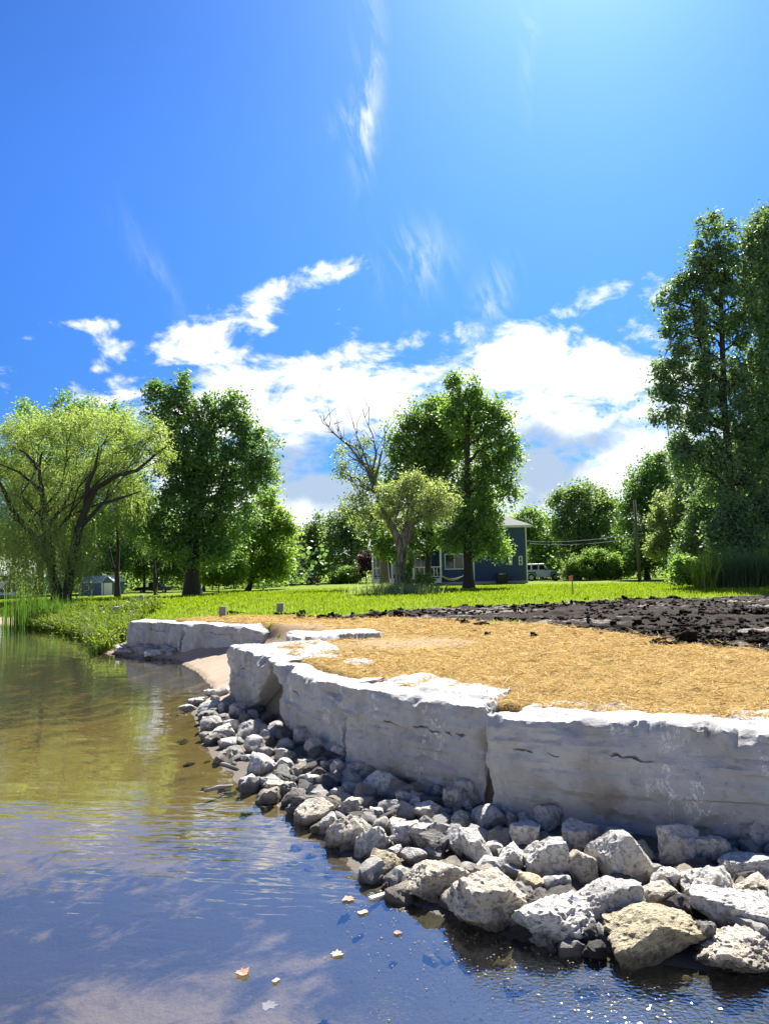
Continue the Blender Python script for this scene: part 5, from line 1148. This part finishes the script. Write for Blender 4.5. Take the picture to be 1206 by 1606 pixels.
# ------------------------------------------------------------------ utility pole and wires
UD = 66.0; p = foot(1003, UD); r = thing('utility_pole', 'wooden utility pole in front of the dark pine', 'pole', tuple(p))
tp = at(994.5, 784, UD); MB().tube([p, (p + tp) / 2, tp], [.15, .13, .10], 10).build('post', M['polewood'], r, True)
ca = at(998.5, 838, UD); MB().box(ca + (-.5, -.06, -.05), ca + (.5, -.16 + .0, .05)).build('crossarm', M['polewood'], r)
for q in (-.42, .42): MB().cyl(ca + (q, -.11, .10), (0, 0, 1), .035, .10, 8).build('insulator', M['metal'], r)
M['wire'] = simple('wire', (.35, .36, .38), .5, .05, bump=0)
def wire(pts, lab, rad=.016):
    P = []; pts = [np.array(q) for q in pts]
    for i in range(len(pts) - 1):
        for t in np.linspace(0, 1, 12)[(0 if i == 0 else 1):]:
            q = pts[i] * (1 - t) + pts[i + 1] * t; P.append(q - np.array([0, 0, .35 * 4 * t * (1 - t)]))
    props(MB().tube(P, rad, 4).build('overhead_wire', M['wire']), lab, 'wire', 'wires on the utility pole')
wire([at(440, 868, 98), at(590, 858, 94), at(820, 848, 84), at(998.5, 836.5, UD - .1), at(1240, 820, 58)], 'upper overhead wire running left from the utility pole')
wire([at(830, 852, 82), at(998.5, 843, UD - .1), at(1240, 828, 58)], 'lower overhead wire leaving the utility pole just under the crossarm')
wire([at(440, 886, 96), at(520, 893, 94), at(600, 897, 90)], 'low slack wire in front of the far trees, left of the porch')

# ------------------------------------------------------------------ small things on the lawn and shore
for px_, py_, hgt, lab in ((350, 966.5, .27, 'short grey wooden post beside a black clod'), (440, 962, .29, 'short grey wooden post further right along the straw edge')):
    p = onz(px_, py_, .88); p[2] = h1(p[0], p[1]); o = MB().box(p + (-.09, -.09, -.2), p + (.09, .09, hgt)).build('wooden_post', M['wood'], None, bevel=.012)
    o.rotation_euler = (0, 0, 0); props(o, lab, 'post', 'posts at the edge of the lawn')
p = onz(898, 935, .8); p[2] = h1(p[0], p[1]); D = p[1]; hs_ = 30 * D / F; r = thing('survey_stake', 'thin wooden survey stake with orange tape on the lawn', 'stake', tuple(p))
MB().box(p + (-.022, -.022, -.1), p + (.022, .022, hs_)).build('stake', M['wood'], r); MB().add([p + (.024, 0, hs_), p + (-.14, -.02, hs_ - .02), p + (-.13, .0, hs_ - .22), p + (.024, .0, hs_ - .2), p + (.024, .006, hs_), p + (-.14, -.014, hs_ - .02), p + (-.13, .006, hs_ - .22), p + (.024, .006, hs_ - .2)], [(0, 1, 2, 3), (7, 6, 5, 4), (0, 4, 5, 1), (1, 5, 6, 2), (2, 6, 7, 3), (3, 7, 4, 0)]).build('tape', M['orange'], r)
p = onz(598, 926, .7); p[2] = h1(p[0], p[1]); r = thing('plant_stakes', 'pair of thin dark metal stakes left of the stubby willow', 'stakes', tuple(p))
for q in (0, .22): MB().tube([p + (q, 0, -.1), p + (q, 0, .62)], .014, 5).build('stake', M['dark'], r)
for px_, py_, w_, h_, lab in ((209, 945.5, 12, 9, 'smaller of two grey boulders standing on the left lawn'), (220, 945.5, 12, 14, 'taller of two grey boulders standing on the left lawn')):
    p = ground_hit(px_, py_); k = p[1] / F; o = link('lawn_boulder', rock_mesh('lawn_boulder', w_ * k / 2, w_ * k / 2.2, h_ * k / 2, 4, r_, M['slate']), None, tuple(p + (0, 0, h_ * k * .42))); props(o, lab, 'boulder', 'boulders on the left lawn')
p = ground_hit(210, 955); k = p[1] / F; o = MB().box(p + (-.55, -.6, -.1), p + (.55, .7, .12)).build('concrete_slab', M['concrete'], None, bevel=.02); props(o, 'flat pale concrete slab at the back of the grassy bank', 'slab')
p = ground_hit(182, 955); mb = MB().prism([(p[0] - .5, p[2] - .1), (p[0] - .5, p[2] + .18), (p[0] + .1, p[2] + .22), (p[0] + .46, p[2] + .08), (p[0] + .46, p[2] - .1)], p[1] - .4, p[1] + .4); props(mb.build('dark_ledge', M['dark'], None, bevel=.03), 'dark low timber ledge left of the concrete slab', 'ledge')
# low planted box hedge and white pipe
p = onz(163, 1014, 0); props(MB().tube([(p[0], p[1], -.4), (p[0] + .01, p[1], .42)], .035, 10).build('white_pipe', M['white'], None, True), 'white plastic pipe standing in the water by the grassy bank', 'pipe')
p = onz(141, 1009, 0); props(MB().tube([(p[0], p[1], -.4), (p[0] + .03, p[1], .5)], .018, 8).build('thin_stick', M['wood'], None, True), 'thin pale stick standing in the water left of the white pipe', 'stick')
# drifting leaves and bits on the water
M['deadleaf'] = simple('dead_leaf', (.32, .18, .125), .7, .3, 20, bump=.4); M['paleleaf'] = simple('pale_dead_leaf', (.36, .29, .21), .7, .2, 20); M['sunkleaf'] = simple('sunken_leaf', (.36, .33, .33), .8, .2, 20)
def leafy(px, py, size, rot, m, lab, lobed=True, z=.006, curl=.12):
    p = onz(px, py, z); n = 14; V = [(0, 0, .0)]; rnd_ = [.95, .5, .75, .55, .9, .45, .7, .5, .8, .55, .85, .6, .62, .8]; rnd_ = rnd_[int(abs(rot) * 7) % 14:] + rnd_[:int(abs(rot) * 7) % 14]
    for i in range(n):
        a = 2 * math.pi * i / n; rad_ = size * (rnd_[i] if lobed else (.95 * abs(math.cos(a)) + .36 * abs(math.sin(a))))
        x, y = rad_ * math.cos(a + rot), rad_ * math.sin(a + rot); V.append((x, y, curl * rad_ * abs(math.sin(a * 1.5)) * .6 + .003))
    V2 = [(a, b, c - .004) for a, b, c in V]; k = len(V)
    fs = [(0, i, i % n + 1) for i in range(1, n + 1)] + [(k, k + i % n + 1, k + i) for i in range(1, n + 1)] + [(i, k + i, k + i % n + 1, i % n + 1) for i in range(1, n + 1)]
    me = bpy.data.meshes.new('floating_leaf'); me.from_pydata(V2[:0] + V + V2, [], fs); me.materials.append(M[m]); o = link('floating_leaf', me, None, tuple(p)); return props(o, lab, 'leaf', 'dead leaves on the water')
leafy(381, 1526, .052, .5, 'deadleaf', 'reddish lobed dead leaf floating alone nearest the bottom left', curl=.4)
leafy(547, 1410, .055, 1.2, 'deadleaf', 'pinkish dead leaf floating left of the white stick')
leafy(528, 1496, .045, .2, 'paleleaf', 'pale lobed leaf floating in the white cloud reflection')
leafy(569, 1431, .034, .5, 'paleleaf', 'small pale pointed leaf below the white stick', False)
leafy(623, 1463, .032, .0, 'deadleaf', 'small pinkish leaf right of the pale pointed leaf')
leafy(423, 1577, .055, .9, 'sunkleaf', 'dim bluish leaf just under the surface at the bottom', True, -.02, .0)
leafy(433, 1538, .022, .9, 'paleleaf', 'tiny pale bit beside the reddish lobed leaf', False)
a_, b_ = onz(581, 1411, .004), onz(616, 1399, .004); d_ = (b_ - a_) / np.linalg.norm(b_ - a_); n_ = np.array([-d_[1], d_[0], 0]) * .022; u_ = np.array([0, 0, .012])
props(MB().add([a_ - n_ * .6, b_ - n_, b_ + n_ * .5, a_ + n_, a_ - n_ * .6 + u_, b_ - n_ + u_, b_ + n_ * .5 + u_, a_ + n_ + u_], [(0, 3, 2, 1), (4, 5, 6, 7), (0, 1, 5, 4), (1, 2, 6, 5), (2, 3, 7, 6), (3, 0, 4, 7)]).build('white_stick', M['white']), 'flat white stick floating close to the rocks', 'stick')
for (ax, ay), (bx, by), lab in (((337, 1196), (374, 1206), 'upper of two tan sticks lying in the shallows by the rocks'), ((320, 1241), (366, 1232), 'lower of two tan sticks lying in the shallows by the rocks')):
    a_, b_ = onz(ax, ay, .0), onz(bx, by, .02); props(MB().tube([a_, (a_ + b_) / 2 + (0, 0, .01), b_], [.014, .022, .012], 6).build('driftwood_stick', M['wood'], None, True), lab, 'stick')
# specks of froth and chaff drifting by the rocks
g = np.random.default_rng(31); P = []
for k in range(300):
    t_ = g.uniform(0, 1); px_ = 560 + t_ * 420 + g.normal() * 40; py_ = 1440 + t_ * 120 + g.normal() * 42
    p = onz(px_, py_, .004); d_ = sdist(np.array([p[0]]), np.array([p[1]]), S)[0][0]
    if d_ < -.05: P.append(p)
P = np.array(P); n = len(P); a = g.uniform(0, 6.28, n); s1 = g.uniform(.0015, .0045, n) * (1 + 1.2 * (g.uniform(0, 1, n) > .93))
V = np.stack([P + np.stack([np.cos(a + k * 1.57) * s1 * (1.5 if k % 2 else .7), np.sin(a + k * 1.57) * s1 * (1.5 if k % 2 else .7), 0 * a], 1) for k in range(4)], 1)
top_ = V + np.array([0, 0, .003]); VV = np.concatenate([V, top_], 1).reshape(-1, 3); k8 = (np.arange(n) * 8)[:, None]
qs = np.concatenate([k8 + np.array([[4, 5, 6, 7]]), k8 + np.array([[0, 1, 5, 4]]), k8 + np.array([[1, 2, 6, 5]]), k8 + np.array([[2, 3, 7, 6]]), k8 + np.array([[3, 0, 4, 7]])], 0)
props(link('floating_debris', mesh_np('floating_debris', VV, qs, M['paleleaf'])), 'specks of chaff floating on the water near the rocks', 'debris', None, 'stuff')
